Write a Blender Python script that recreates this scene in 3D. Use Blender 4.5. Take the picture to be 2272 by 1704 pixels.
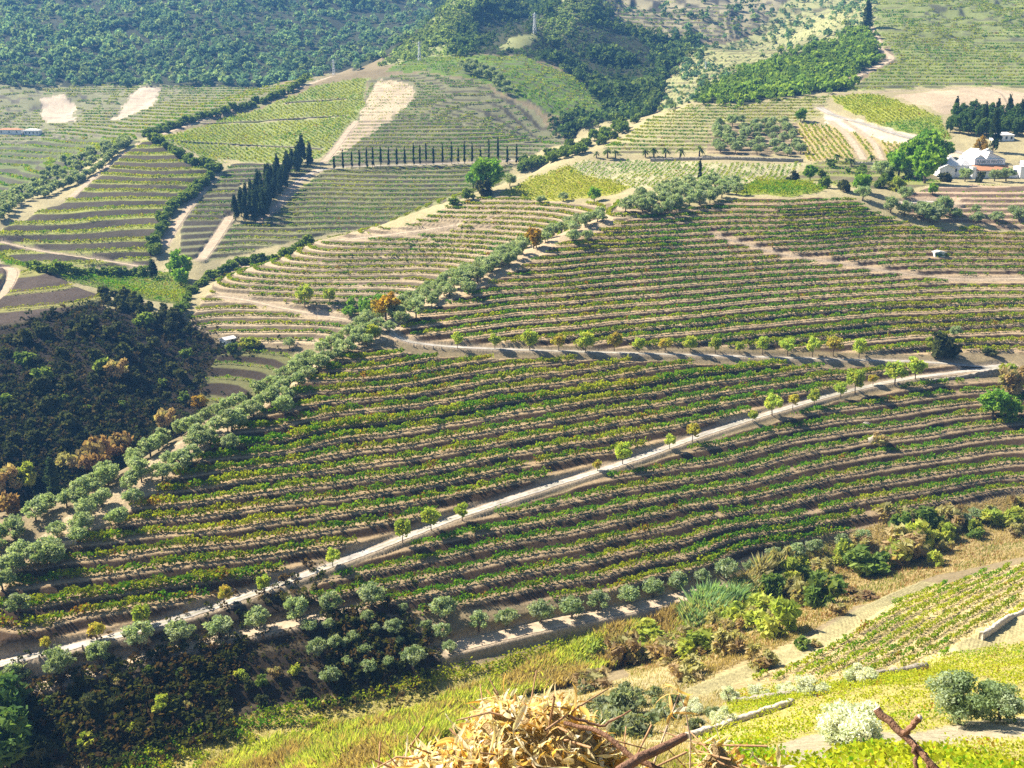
import bpy, math, random
import numpy as np
from mathutils import Vector

for _o in list(bpy.data.objects):
    bpy.data.objects.remove(_o, do_unlink=True)
SC = bpy.context.scene
COL = SC.collection
R = math.radians
rng = np.random.default_rng(11)
random.seed(11)

# ------------------------------------------------------------------ camera, sky, sun, exposure
PITCH = 15.0
CW, CH, CF = 2272.0, 1704.0, 2329.0          # size and focal length of the photograph in its own pixels
cam = bpy.data.cameras.new('camera')
cam.sensor_width = 36.0
cam.lens = 36.0 * CF / CW
cam.clip_start = 0.1
cam.clip_end = 6000
camo = bpy.data.objects.new('camera', cam)
camo.rotation_euler = (R(90 - PITCH), 0, 0)
COL.objects.link(camo)
SC.camera = camo

SUN_EL, SUN_AZ = 42.0, -66.0                 # azimuth from +Y, negative to the left
world = bpy.data.worlds.new('World')
SC.world = world
world.use_nodes = True
wn = world.node_tree
bg = wn.nodes['Background']
sky = wn.nodes.new('ShaderNodeTexSky')
sky.sky_type = 'NISHITA'
sky.sun_disc = False
sky.sun_elevation = R(SUN_EL)
sky.sun_rotation = R(SUN_AZ)
sky.altitude = 200
wn.links.new(sky.outputs[0], bg.inputs[0])
bg.inputs[1].default_value = 0.05
sl = bpy.data.lights.new('sun', 'SUN')
sl.energy = 5.0
sl.angle = R(0.5)
sl.color = (1.0, 0.91, 0.76)
so = bpy.data.objects.new('sun', sl)
_sd = Vector((math.sin(R(SUN_AZ)) * math.cos(R(SUN_EL)), math.cos(R(SUN_AZ)) * math.cos(R(SUN_EL)), math.sin(R(SUN_EL))))
so.rotation_euler = _sd.to_track_quat('Z', 'Y').to_euler()
so.location = (-200, 200, 400)
COL.objects.link(so)
SC.view_settings.view_transform = 'Standard'
SC.view_settings.look = 'None'
SC.view_settings.gamma = 1
SC.view_settings.use_curve_mapping = False
SC.view_settings.exposure = 1.4
SC.cycles.max_bounces = 6
SC.cycles.diffuse_bounces = 1
SC.cycles.glossy_bounces = 1
SC.cycles.transmission_bounces = 2
SC.cycles.transparent_max_bounces = 4
SC.cycles.volume_bounces = 0
SC.cycles.use_denoising = False

# ------------------------------------------------------------------ pixels <-> world
SP, CP = math.sin(R(PITCH)), math.cos(R(PITCH))
TILES = {0: (0, 0), 1: (760, 0), 2: (1512, 0), 3: (0, 500), 4: (760, 500), 5: (1512, 500), 6: (0, 1134), 7: (760, 1134), 8: (1512, 1134)}
def F(x, y): return (x * 1.02712, y * 1.02712)
def T(k, x, y): return (TILES[k][0] + x * .34358, TILES[k][1] + y * .34358)
def Fs(*p): return [F(*q) for q in p]
def Ts(k, *p): return [T(k, *q) for q in p]
def ray(u, v):
    """direction with y = 1"""
    x = (u - CW / 2) / CF; y = (CH / 2 - v) / CF
    wy = CP + SP * y
    return x / wy, (-SP + CP * y) / wy
def project(X, Y, Z):
    d = CP * Y - SP * Z
    return CW / 2 + CF * X / d, CH / 2 - CF * (SP * Y + CP * Z) / d

# ------------------------------------------------------------------ noise
def _hash(ix, iy, seed):
    h = (ix * 374761393 + iy * 668265263 + seed * 982451653) & 0xffffffff
    h = ((h ^ (h >> 13)) * 1274126177) & 0xffffffff
    return ((h ^ (h >> 16)) & 0xffff) / 65535.0
def noise(x, y, scale, seed=0):
    x = np.asarray(x) / scale; y = np.asarray(y) / scale
    ix = np.floor(x).astype(np.int64); iy = np.floor(y).astype(np.int64)
    fx = x - ix; fy = y - iy
    fx = fx * fx * (3 - 2 * fx); fy = fy * fy * (3 - 2 * fy)
    a = _hash(ix, iy, seed); b = _hash(ix + 1, iy, seed); c = _hash(ix, iy + 1, seed); d = _hash(ix + 1, iy + 1, seed)
    return (a + (b - a) * fx) * (1 - fy) + (c + (d - c) * fx) * fy
def fbm(x, y, scale, seed=0, n=3):
    t = 0; amp = 1; s = 0
    for i in range(n):
        t = t + amp * noise(x, y, scale / 2 ** i, seed + i * 7); s += amp; amp *= .5
    return t / s

# ------------------------------------------------------------------ terrain: heights read from the photograph as (pixel, distance)
CTRL = [  # (x, y, distance) in the 2212 px wide view
 # stream and valley floor at the foot of the main hill
 (0,1630,138),(150,1640,137),(300,1659,134),(500,1600,139),(700,1535,146),(900,1490,152),(1100,1425,161),(1300,1375,170),(1500,1310,180),(1700,1225,196),(1850,1180,202),(2050,1130,213),(2212,1095,222),(0,1500,146),
 # saddle, plateau, houses
 (1500,425,385),(1400,435,372),(1600,405,405),(1750,400,410),(1900,410,400),(2100,420,395),(2212,430,390),(2050,395,420),(2100,384,438),(2212,384,438),(1450,380,450),(1650,380,450),(1250,360,480),(1350,350,490),(1600,345,480),(1850,350,470),(2000,345,475),
 # second hill
 (1300,450,398),(1000,480,415),(1100,425,435),(1200,400,452),(700,560,398),(850,560,400),(950,560,398),(700,650,368),(550,650,372),(450,690,358),(700,735,342),(560,725,346),(520,590,396),(430,650,375),(700,517,424),(830,485,440),(920,450,456),(1000,425,465),(1080,395,478),(1200,345,505),(860,620,375),
 # hidden dip behind the main ridge
 (150,1108,240),(280,1045,245),(430,960,262),(560,880,285),(680,790,310),(820,700,320),(930,655,335),(1050,590,352),(1150,545,372),(60,1180,225),
 # hidden dip behind the second hill
 (480,605,425),(620,560,440),(720,540,452),(840,510,465),(960,462,485),(1100,412,505),(1220,368,530),
 # left spur in shade and the gully below it
 (0,625,352),(0,570,392),(100,595,372),(170,590,385),(230,645,362),(300,675,352),(360,715,343),(410,760,335),(0,700,325),(120,720,322),(250,760,315),(0,850,285),(200,870,285),(350,860,300),(100,960,265),(0,1000,255),(300,960,270),(430,880,295),(560,790,325),
 (-200,600,360),(-200,850,280),(-250,1100,230),(-200,480,440),
 # valley floor at left
 (330,630,400),(250,600,420),(430,625,400),(160,575,428),(380,600,418),(100,560,435),
 # far left block
 (0,540,440),(200,570,432),(320,575,435),(0,500,455),(150,480,470),(300,470,490),(0,470,470),(120,430,510),(250,350,565),(320,303,592),(430,370,545),(400,430,510),(370,500,470),(460,390,535),(440,470,490),(430,560,440),
 (520,490,482),(660,368,560),(600,420,520),(800,400,530),(700,480,490),(900,440,508),(640,510,470),(740,360,562),(900,356,566),(1115,350,568),(1000,395,540),
 (500,290,640),(700,205,715),(600,250,675),(640,330,590),(500,345,590),(720,165,765),(850,155,765),(925,157,755),(900,250,652),(1050,200,705),(1210,305,610),(1000,300,605),(780,270,632),(420,262,670),(560,205,735),
 # behind that crest
 (0,430,560),(100,350,660),(200,310,690),(0,370,640),(300,270,730),(450,225,790),(200,240,840),(100,285,790),(0,300,760),(450,195,890),(60,190,920),(300,190,915),(600,185,900),(200,280,770),
 (-200,300,760),(-300,180,930),
 # forest mountain
 (0,160,960),(200,175,955),(500,175,955),(700,150,975),(800,140,985),(0,0,1270),(400,0,1280),(900,0,1350),(200,80,1100),(600,80,1110),(850,70,1150),(-300,0,1250),
 (0,-150,1600),(1000,-150,1650),(2212,-150,1500),(-300,-150,1600),(2500,-150,1500),
 # ridges in the middle distance
 (807,144,865),(850,110,885),(891,74,915),(927,44,945),(974,7,985),(1010,-30,1030),
 (800,152,960),(850,122,1000),(891,90,1030),(927,62,1060),(974,28,1100),
 (930,100,880),(980,60,915),(1020,20,960),(1000,100,862),
 (1045,112,862),(1072,88,915),(1105,60,965),(1140,34,1015),(1172,8,1070),
 (1074,100,842),(1108,80,862),(1155,63,880),(1192,33,930),(1215,8,965),(1260,-30,1010),
 (1200,110,845),(1250,150,800),(1300,200,745),(1350,120,860),(1300,60,925),(1350,20,985),(1400,70,930),(1430,20,1010),
 (1442,146,842),(1406,190,765),(1358,270,672),(1241,303,640),(1480,110,900),
 (950,138,800),(1150,150,765),(1150,235,685),(1250,215,715),(1250,280,642),
 (1500,100,835),(1530,106,812),(1490,160,770),(1450,215,700),(1600,140,860),(1580,60,960),(1560,20,1010),(1640,80,960),
 (1673,112,880),(1706,70,960),(1756,28,1040),
 (1740,100,800),(1820,20,900),(1900,0,980),(2212,0,950),(2212,100,790),(2212,180,640),(2000,150,690),(1900,100,750),(1880,60,830),(2050,50,850),
 (1840,190,620),(1600,212,600),(1500,217,600),(1430,245,615),(1700,150,680),(1500,280,550),(1350,310,528),(1700,250,565),(2000,230,560),(2000,320,492),(1640,310,515),(1500,330,500),(1900,280,525),(2150,260,540),(2212,300,500),(1300,318,520),
 (2500,100,790),(2500,300,500),(2500,450,400),(2500,600,345),(2500,800,280),(2500,1000,235),(2500,1200,180),
 # near hillside below the camera
 (2212,1200,186),(2212,1300,152),(1900,1400,134),(1600,1500,118),(1500,1450,133),(1300,1500,132),(1100,1550,122),(900,1600,118),(700,1659,112),(2000,1450,117),(1750,1330,152),(2212,1400,122),(2090,1560,76),(1850,1490,100),(1650,1560,92),(2212,1500,90),(2000,1640,42),(1700,1640,48),(1400,1640,62),
]
CTRL2 = [  # (tangent of azimuth, distance, height): ground outside or close under the camera
 (-.5,2,-2.4),(0,2,-2.4),(.5,2,-2.4),(-.6,5,-5.2),(0,5,-4.3),(.6,5,-5.0),(-.6,9,-9.0),(0,9,-7.4),(.6,9,-8.2),(-.6,20,-21),(0,20,-17),(.6,20,-16),(-.6,50,-50),(-.2,50,-42),(.6,50,-37),(-.6,100,-85),(-.3,100,-82),
 (-.66,137,-97),(-.7,150,-92),(-.7,190,-80),(-.7,230,-100),
 (-.66,1700,150),(0,1700,160),(.66,1700,170),
]
# face of the main hill: one smooth surface fitted so that the terrace lines traced in the photograph are level
HILL = (-67.25, -14.778, 26.743, -2.723, 2.027, -0.782, 3.574, -2.533, 0.958, 4.36)
def hill_z(X, Y):
    x = X / 100; y = (Y - 240) / 100
    return sum(c * t for c, t in zip(HILL, (1, x, y, x * x, x * y, y * y, x ** 3, x * x * y, x * y * y, y ** 3)))
def hill_hit(u, v):
    a, s = ray(u, v); Y = 230.0
    for _ in range(60):
        f = hill_z(a * Y, Y) - s * Y; g = (hill_z(a * (Y + .1), Y + .1) - s * (Y + .1) - f) / .1
        Y = min(500, max(100, Y - max(-20, min(20, f / g))))
    return Y
HILL_PTS = [(0,1235),(100,1160),(200,1090),(300,1020),(400,955),(500,900),(600,850),(720,765),(830,700),(1000,620),(1100,560),(1200,515),(1300,480),(1400,462),
 (0,1300),(0,1370),(0,1432),(150,1230),(150,1330),(150,1440),(320,1130),(320,1230),(320,1320),(320,1400),(500,1020),(500,1150),(500,1260),(500,1360),(700,880),(700,1000),(700,1130),(700,1250),(700,1350),
 (900,740),(900,850),(900,980),(900,1100),(900,1220),(900,1340),(1100,640),(1100,740),(1100,860),(1100,980),(1100,1100),(1100,1220),(1100,1330),(1300,540),(1300,620),(1300,720),(1300,840),(1300,960),(1300,1080),(1300,1200),(1300,1300),
 (1500,500),(1500,570),(1500,660),(1500,760),(1500,880),(1500,1000),(1500,1120),(1500,1230),(1700,440),(1700,500),(1700,580),(1700,680),(1700,780),(1700,900),(1700,1020),(1700,1150),(1850,440),(1900,510),(1900,600),(1900,700),(1900,820),(1900,940),(1900,1080),
 (2000,470),(2100,530),(2100,640),(2100,740),(2100,860),(2100,980),(2050,1070),(2212,520),(2212,620),(2212,720),(2212,830),(2212,950),(2212,1050)]
ca = []; cl = []; cs = []
for p in HILL_PTS:
    Y = hill_hit(*F(*p)); a, sv = ray(*F(*p)); ca.append(a); cl.append(math.log(Y)); cs.append(sv)
for (u, v, Y) in CTRL:
    a, s = ray(*F(u, v)); ca.append(a); cl.append(math.log(Y)); cs.append(s)
for (a, Y, z) in CTRL2:
    ca.append(a); cl.append(math.log(Y)); cs.append(z / Y)
ca = np.array(ca); cl = np.array(cl); cs = np.array(cs)
def _phi(r2): return np.where(r2 > 1e-12, r2 * np.log(r2 + 1e-12), 0)
_n = len(ca)
_K = _phi((ca[:, None] - ca[None]) ** 2 + (cl[:, None] - cl[None]) ** 2) + np.eye(_n) * 2e-5
_P = np.stack([np.ones(_n), ca, cl], 1)
_A = np.block([[_K, _P], [_P.T, np.zeros((3, 3))]])
_w = np.linalg.solve(_A, np.concatenate([cs, np.zeros(3)]))
def tps(a, l):
    out = np.empty(a.size); a = a.ravel(); l = l.ravel()
    for i in range(0, a.size, 20000):
        aa = a[i:i + 20000]; ll = l[i:i + 20000]
        out[i:i + 20000] = _phi((aa[:, None] - ca) ** 2 + (ll[:, None] - cl) ** 2) @ _w[:_n] + _w[_n] + _w[_n + 1] * aa + _w[_n + 2] * ll
    return out

# polar grid
A0, A1, NA = -0.66, 0.66, 1250
la = np.linspace(A0, A1, NA)
def _ls(y0, y1, st): return np.arange(math.log(y0), math.log(y1), st)
ll = np.concatenate([_ls(2, 100, .014), _ls(100, 150, .003), _ls(150, 640, .0019), _ls(640, 1000, .005), _ls(1000, 1700, .012), [math.log(1700)]])
NL = len(ll)
# coarse evaluation then smooth (cubic) up-sampling
cna, cnl = 150, 500
gca = np.linspace(A0, A1, cna); gcl = np.linspace(ll[0], ll[-1], cnl)
gs = tps(*np.meshgrid(gca, gcl)).reshape(cnl, cna)
def cubic_up(g, axis, pos):
    n = g.shape[axis]; i = np.clip(np.floor(pos).astype(int), 0, n - 2); t = pos - i
    tk = lambda j: np.take(g, np.clip(j, 0, n - 1), axis=axis)
    sh = [1, 1]; sh[axis] = len(pos); t = t.reshape(sh)
    p0, p1, p2, p3 = tk(i - 1), tk(i), tk(i + 1), tk(i + 2)
    return p1 + .5 * t * (p2 - p0 + t * (2 * p0 - 5 * p1 + 4 * p2 - p3 + t * (3 * (p1 - p2) + p3 - p0)))
gs = cubic_up(cubic_up(gs, 1, (la - A0) / (A1 - A0) * (cna - 1)), 0, (ll - ll[0]) / (ll[-1] - ll[0]) * (cnl - 1))
GY = np.exp(ll)[:, None] * np.ones(NA)[None]
GX = la[None] * GY
Z0 = gs * GY
# rough ground: large folds far away, gentle waves near
far = np.clip((GY - 560) / 300, 0, 1)
mid = np.clip((GY - 110) / 40, 0, 1)
Z0 = Z0 + (fbm(GX, GY, 34, 3) - .5) * (1.3 * mid + 5 * far) + (fbm(GX, GY, 90, 9) - .5) * 10 * far
Z0 = Z0 + (fbm(GX, GY, 6, 5) - .5) * .35 * np.clip((GY - 8) / 40, 0, 1)
PU, PV = project(GX, GY, Z0)
PUJ = PU + (fbm(GX, GY, 9, 77) - .5) * 22; PVJ = PV + (fbm(GX, GY, 9, 78) - .5) * 14
# which grid points the camera can see (running horizon along each column)
SV = Z0 / GY
VIS = SV >= np.maximum.accumulate(SV, axis=0) - .004

def inside(poly, u, v):
    p = np.array(poly); r = np.zeros(u.shape, bool)
    j = len(p) - 1
    for i in range(len(p)):
        xi, yi = p[i]; xj, yj = p[j]
        if yi != yj:
            r ^= ((yi > v) != (yj > v)) & (u < (xj - xi) * (v - yi) / (yj - yi) + xi)
        j = i
    return r
def zone(poly, y0, y1):
    m = (GY >= y0) & (GY <= y1)
    p = np.array(poly)
    m &= (PU > p[:, 0].min() - 12) & (PU < p[:, 0].max() + 12) & (PV > p[:, 1].min() - 8) & (PV < p[:, 1].max() + 8)
    idx = np.nonzero(m)
    o = np.zeros(m.shape, bool)
    o[idx] = inside(poly, PUJ[idx], PVJ[idx])
    return o
def blur(m, ra, rl, times=2):
    m = m.astype(np.float32)
    for _ in range(times):
        for ax, r in ((1, ra), (0, rl)):
            if r < 1: continue
            c = np.cumsum(np.pad(m, [(r + 1, r) if k == ax else (0, 0) for k in (0, 1)], mode='edge'), axis=ax)
            n = m.shape[ax]
            m = (np.take(c, np.arange(2 * r + 1, 2 * r + 1 + n), ax) - np.take(c, np.arange(0, n), ax)) / (2 * r + 1)
    return m
# ------------------------------------------------------------------ ray to ground
def grid_height(G, X, Y):
    X = np.asarray(X, float); Y = np.asarray(Y, float)
    fa = np.clip((X / Y - A0) / (A1 - A0) * (NA - 1), 0, NA - 1.001)
    l = np.log(Y); j = np.clip(np.searchsorted(ll, l) - 1, 0, NL - 2)
    t = np.clip((l - ll[j]) / (ll[j + 1] - ll[j]), 0, 1); i = fa.astype(int); f = fa - i
    return (G[j, i] * (1 - f) + G[j, i + 1] * f) * (1 - t) + (G[j + 1, i] * (1 - f) + G[j + 1, i + 1] * f) * t
def at(u, v, G=None, y0=0, y1=9e9):
    """ground point seen at pixel (u, v) of the photograph"""
    G = Z0 if G is None else G
    a, s = ray(u, v)
    fa = min(max((a - A0) / (A1 - A0) * (NA - 1), 0), NA - 1.001); i = int(fa); f = fa - i
    col = (G[:, i] * (1 - f) + G[:, i + 1] * f) / GY[:, 0]
    ok = (GY[:, 0] >= y0) & (GY[:, 0] <= y1)
    k = np.nonzero(ok & (col >= s))[0]
    if len(k) == 0:
        k = np.nonzero(ok)[0]; j = k[np.argmax(col[k])]
        return a * GY[j, 0], GY[j, 0], col[j] * GY[j, 0]
    j = k[0]
    if j == 0 or not ok[j - 1]:
        Y = GY[j, 0]
    else:
        t = (s - col[j - 1]) / (col[j] - col[j - 1] + 1e-12); Y = GY[j - 1, 0] + t * (GY[j, 0] - GY[j - 1, 0])
    return a * Y, Y, s * Y

# ------------------------------------------------------------------ land use
TAN = (.34, .25, .145); PALE = (.47, .37, .25); BANK = (.070, .045, .026); DARK = (.040, .029, .020); GRASS = (.23, .25, .05)  # BANK: brown earth, darkened to put shade into the terrace risers
OLIVE = (.16, .15, .06); DRY = (.42, .33, .16); FLOOR = (.045, .05, .025); GREEN = (.13, .20, .03)
# name: (outline, nearest, farthest, terrace height, riser share, soil, bank)
LAND = {
 'far_slope': (Fs((-200,180),(-100,170),(60,185),(300,180),(560,190),(720,160),(560,230),(350,290),(300,305),(150,380),(0,460),(-200,500)), 600, 960, 1.9, .3, (.24,.235,.12), (.14,.125,.085)),
 'sand_patch': (Fs((85,215),(140,205),(165,235),(160,262),(95,265)), 600, 960, 1.9, .3, (.55,.45,.33), (.40,.33,.25)),
 'sand_fan': (Fs((300,188),(345,192),(335,225),(260,262),(240,262),(265,235)), 600, 960, 1.9, .3, (.55,.45,.33), (.40,.33,.25)),
 'far_green': (Fs((-100,330),(100,300),(250,300),(300,305),(150,380),(0,460),(-200,500)), 520, 800, 3.0, .3, (.16,.19,.06), (.10,.095,.06)),
 'forest': (Fs((-300,-200),(1010,-200),(985,0),(840,140),(700,160),(620,200),(560,190),(300,183),(60,187),(0,180),(-300,200)), 885, 1700, 0, 0, FLOOR, FLOOR),
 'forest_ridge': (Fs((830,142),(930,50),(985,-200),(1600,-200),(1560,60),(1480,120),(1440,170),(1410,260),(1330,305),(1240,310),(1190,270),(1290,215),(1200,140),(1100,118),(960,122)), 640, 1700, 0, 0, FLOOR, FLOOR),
 'lit_ridge': (Fs((832,142),(895,82),(935,45),(990,-20),(1065,-20),(1010,40),(975,80),(1000,118),(960,124),(900,140)), 800, 1100, 0, 0, (.27,.29,.12), FLOOR),  # thin grassy cover, coloured lighter to stand in for the sunlit side
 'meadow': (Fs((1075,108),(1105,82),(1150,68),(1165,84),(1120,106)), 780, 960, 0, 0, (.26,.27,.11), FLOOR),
 'lit_spur': (Fs((1165,60),(1205,20),(1225,-10),(1300,-10),(1260,40),(1225,80),(1180,90)), 820, 1100, 0, 0, (.28,.29,.13), FLOOR),  # same pale cover, sunlight put into the soil colour
 'ridge_terraces': (Fs((1270,-20),(1500,-60),(1760,-60),(1700,50),(1560,90),(1450,90),(1330,50)), 850, 1700, 4.2, .4, (.34,.30,.18), (.10,.09,.07)),
 'right_scrub': (Fs((1430,245),(1440,175),(1490,110),(1620,80),(1760,-60),(1900,-60),(1890,60),(1800,100),(1600,180),(1480,230)), 600, 1500, 2.6, .35, (.34,.34,.15), (.16,.15,.08)),
 'crest_green': (Fs((830,152),(920,122),(1130,120),(1250,170),(1320,250),(1230,290),(1150,225),(1040,178),(920,155)), 680, 860, 1.9, .35, GREEN, (.13,.13,.08)),
 'upper_right': (Fs((1820,197),(1935,130),(1888,60),(1900,-100),(2300,-100),(2300,190),(2100,186)), 590, 1300, 2.2, .3, (.24,.27,.09), (.15,.15,.08)),
 'bare_knoll': (Fs((1930,205),(2120,188),(2300,215),(2300,262),(2100,238),(2040,248)), 500, 680, 0, 0, PALE, PALE),
 'wedge': (Fs((1490,218),(1600,150),(1790,90),(1880,58),(1905,125),(1830,192),(1730,205),(1610,224)), 560, 880, 0, 0, FLOOR, FLOOR),
 'pale_terraces': (Fs((1300,325),(1400,260),(1490,225),(1610,226),(1790,205),(1780,250),(1720,268),(1540,268),(1530,328),(1330,335)), 480, 640, 1.5, .3, (.38,.36,.17), (.20,.17,.10)),
 'bright_field': (Fs((1785,205),(1900,205),(2030,255),(1900,268),(1830,238)), 490, 620, 0, 0, (.32,.34,.06), GRASS),
 'plateau_rows': (Fs((1720,268),(1900,268),(2090,335),(1990,335),(1920,347),(1740,347)), 460, 560, 0, 0, DRY, DRY),
 'grove_floor': (Fs((1540,268),(1720,268),(1740,335),(1530,335)), 470, 560, 1.5, .3, (.36,.28,.17), (.2,.16,.1)),
 'pale_plateau': (Fs((1215,378),(1255,348),(1500,350),(1740,355),(1695,395),(1560,390),(1500,406),(1360,408)), 410, 505, 0, 0, (.41,.38,.22), PALE),
 'yellow_patch': (Fs((1070,425),(1180,375),(1235,360),(1260,378),(1370,402),(1330,420),(1200,436)), 420, 500, 0, 0, (.32,.31,.06), GRASS),
 'second_hill': (Fs((405,695),(470,600),(560,560),(700,520),(780,497),(860,490),(1000,435),(1080,422),(1200,437),(1330,440),(1420,452),(1320,490),(1190,530),(1070,580),(950,620),(880,660),(760,725),(700,745),(560,745),(450,722)), 330, 475, 1.55, .28, (.42,.33,.21), (.16,.125,.08)),
 'hilltop_vines': (Fs((1560,408),(1640,392),(1720,388),(1800,408),(1740,420),(1600,424)), 375, 440, 0, 0, (.26,.30,.05), GRASS),
 'garden': (Fs((1760,350),(1860,348),(1990,352),(2040,380),(2030,400),(1900,412),(1800,400),(1720,385)), 400, 480, 1.4, .3, (.24,.25,.08), (.16,.14,.08)),
 'sand_yard': (Fs((1770,232),(1830,250),(1900,268),(2000,300),(2100,335),(2060,340),(1960,318),(1870,292),(1780,262)), 450, 620, 0, 0, (.58,.49,.37), PALE),
 'garden_field': (Fs((1900,268),(2035,250),(2050,300),(2000,298)), 470, 600, 0, 0, (.24,.30,.06), GRASS),
 'house_terraces': (Fs((1930,440),(2020,400),(2300,402),(2300,500),(2000,478)), 365, 440, 1.5, .35, (.45,.33,.22), (.17,.12,.085)),
 'cypress_slope': (Fs((690,350),(735,300),(785,235),(800,168),(920,157),(1040,180),(1160,245),(1225,310),(1120,345),(740,362)), 545, 770, 1.75, .34, (.21,.205,.11), (.09,.08,.055)),
 'spur_nose': (Fs((735,300),(770,262),(800,215),(815,170),(890,185),(895,215),(840,262),(770,310),(700,352)), 545, 770, 1.75, .3, (.50,.40,.27), (.32,.26,.18)),  # sandy soil, made paler to put sunlight on the spur
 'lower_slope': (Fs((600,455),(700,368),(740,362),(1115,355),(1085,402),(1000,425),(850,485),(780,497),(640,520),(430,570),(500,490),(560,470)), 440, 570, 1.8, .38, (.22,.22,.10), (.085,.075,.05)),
 'green_rows': (Fs((345,300),(560,235),(700,180),(795,165),(785,235),(735,300),(690,345),(560,352),(450,345)), 560, 770, 0, 0, (.24,.27,.09), (.12,.1,.07)),
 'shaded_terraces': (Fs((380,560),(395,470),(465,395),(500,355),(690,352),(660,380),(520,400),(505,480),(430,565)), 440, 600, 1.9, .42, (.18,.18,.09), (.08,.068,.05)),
 'broad_terraces': (Fs((-150,480),(0,500),(150,430),(250,350),(308,303),(345,310),(455,375),(400,420),(352,500),(325,580),(0,570),(-150,560)), 410, 620, 3.1, .5, (.29,.31,.08), (.085,.07,.05)),
 'valley_field': (Fs((0,565),(200,585),(400,590),(420,625),(395,665),(330,690),(230,645),(100,600)), 370, 430, 0, 0, (.17,.20,.05), DARK),
 'lip_terraces': (Fs((-200,560),(0,570),(60,580),(120,590),(160,620),(232,650),(110,705),(0,735),(-200,760)), 315, 395, 3.0, .75, (.25,.24,.08), (.10,.075,.058)),
 'scrub_slope': (Fs((-200,740),(60,705),(230,652),(300,660),(400,690),(470,740),(520,745),(640,750),(560,860),(450,900),(250,1040),(100,1100),(-200,1150)), 225, 352, 0, 0, (.028,.022,.016), DARK),  # dark burnt-looking soil, with the slope's shade also put into it
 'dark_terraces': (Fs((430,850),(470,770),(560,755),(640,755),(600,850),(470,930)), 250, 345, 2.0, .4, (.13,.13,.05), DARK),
 'top_vines': (Fs((835,740),(878,690),(1000,640),(1100,590),(1200,528),(1330,483),(1420,460),(1600,428),(1850,428),(1910,470),(2000,497),(2300,500),(2300,775),(2100,760),(1990,765),(1900,762),(1500,752),(1100,745),(900,738)), 255, 400, 1.45, .30, (.42,.31,.19), BANK),
 'middle_vines': (Fs((0,1225),(20,1240),(100,1200),(250,1120),(400,1005),(520,915),(640,830),(715,765),(800,752),(900,768),(1100,772),(1500,785),(1900,797),(2080,790),(2120,812),(1960,818),(1830,843),(1650,890),(1500,936),(1350,992),(1000,1102),(800,1180),(600,1252),(400,1325),(200,1380),(0,1425),(-150,1450),(-150,1260)), 148, 295, 1.4, .36, TAN, BANK),
 'low_vines': (Fs((640,1290),(800,1210),(1000,1130),(1200,1066),(1350,1020),(1500,965),(1650,915),(1800,872),(1990,830),(2120,820),(2300,840),(2300,1060),(2212,1062),(2050,1098),(1850,1150),(1700,1182),(1550,1235),(1300,1290),(1100,1310),(900,1330),(700,1350)), 155, 300, 1.4, .36, (.29,.215,.13), BANK),
 'ridge_band': (Fs((-60,1290),(0,1225),(100,1150),(200,1080),(300,1010),(400,945),(500,888),(600,838),(720,757),(830,690),(1000,608),(1100,550),(1200,505),(1310,462),(1335,482),(1210,528),(1105,588),(1005,640),(885,690),(830,735),(715,768),(640,832),(520,918),(400,1008),(250,1122),(100,1202),(20,1245),(-40,1330)), 150, 370, 0, 0, (.44,.345,.22), BANK),
 'bottom_bank': (Fs((-200,1480),(0,1450),(200,1400),(400,1345),(640,1275),(740,1340),(1000,1390),(950,1440),(800,1480),(500,1560),(200,1640),(-200,1720)), 136, 168, 2.2, .55, (.065,.052,.032), (.040,.030,.020)),  # soil and risers darkened: the bank's shade is in the colour
 'valley_vines': (Fs((130,1700),(400,1575),(700,1512),(900,1458),(1060,1430),(1200,1395),(1320,1360),(1280,1395),(1100,1468),(900,1545),(600,1612),(380,1700)), 110, 175, 0, 0, (.34,.29,.10), DRY),
 'reed_bank': (Fs((380,1700),(600,1612),(900,1545),(1100,1468),(1280,1395),(1450,1325),(1560,1275),(1640,1240),(1640,1330),(1500,1400),(1350,1440),(1150,1500),(950,1600),(850,1720)), 95, 190, 0, 0, (.33,.31,.09), DRY),
 'stream_scrub': (Fs((1350,1440),(1500,1400),(1640,1330),(1640,1240),(1760,1180),(1900,1130),(2300,1050),(2300,1180),(2000,1250),(1850,1310),(1700,1390),(1560,1450),(1400,1500)), 110, 240, 0, 0, (.33,.25,.11), DRY),
 'dry_slope': (Fs((840,1720),(950,1600),(1150,1500),(1350,1440),(1480,1430),(1570,1470),(1600,1500),(1520,1580),(1490,1720)), 25, 150, 0, 0, (.40,.33,.17), DRY),
 'near_vines': (Fs((1560,1475),(1640,1440),(1720,1400),(1850,1325),(2000,1270),(2300,1190),(2300,1330),(2100,1410),(1900,1450),(1700,1470)), 95, 195, 0, 0, (.50,.39,.20), DRY),
 'cane_bed': (Fs((1470,1350),(1530,1310),(1600,1262),(1650,1240),(1640,1270),(1590,1310),(1540,1360),(1490,1385)), 120, 200, 0, 0, (.20,.24,.08), DRY),
 'steep_vines': (Fs((1480,1720),(1520,1580),(1600,1500),(1750,1478),(1950,1445),(2300,1330),(2300,1720)), 15, 125, 0, 0, (.42,.36,.12), DRY),
 'stony_ground': (Fs((1640,1625),(1740,1590),(1850,1572),(1960,1590),(2090,1560),(2300,1540),(2300,1590),(2100,1600),(1980,1625),(1840,1625),(1720,1650)), 20, 90, 0, 0, (.38,.33,.22), DRY),
}
NZ = len(LAND)
ZID = np.zeros(Z0.shape, np.int16)
CR = np.empty(Z0.shape + (3,), np.float32)
CR[:] = (.24, .19, .11)
CR[(GY > 350) & (GY < 640)] = (.36, .31, .17)
CR[GY < 140] = (.40, .32, .16)
WT = np.zeros(Z0.shape, np.float32); SPC = np.ones(Z0.shape, np.float32); RS = np.full(Z0.shape, .25, np.float32)
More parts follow.
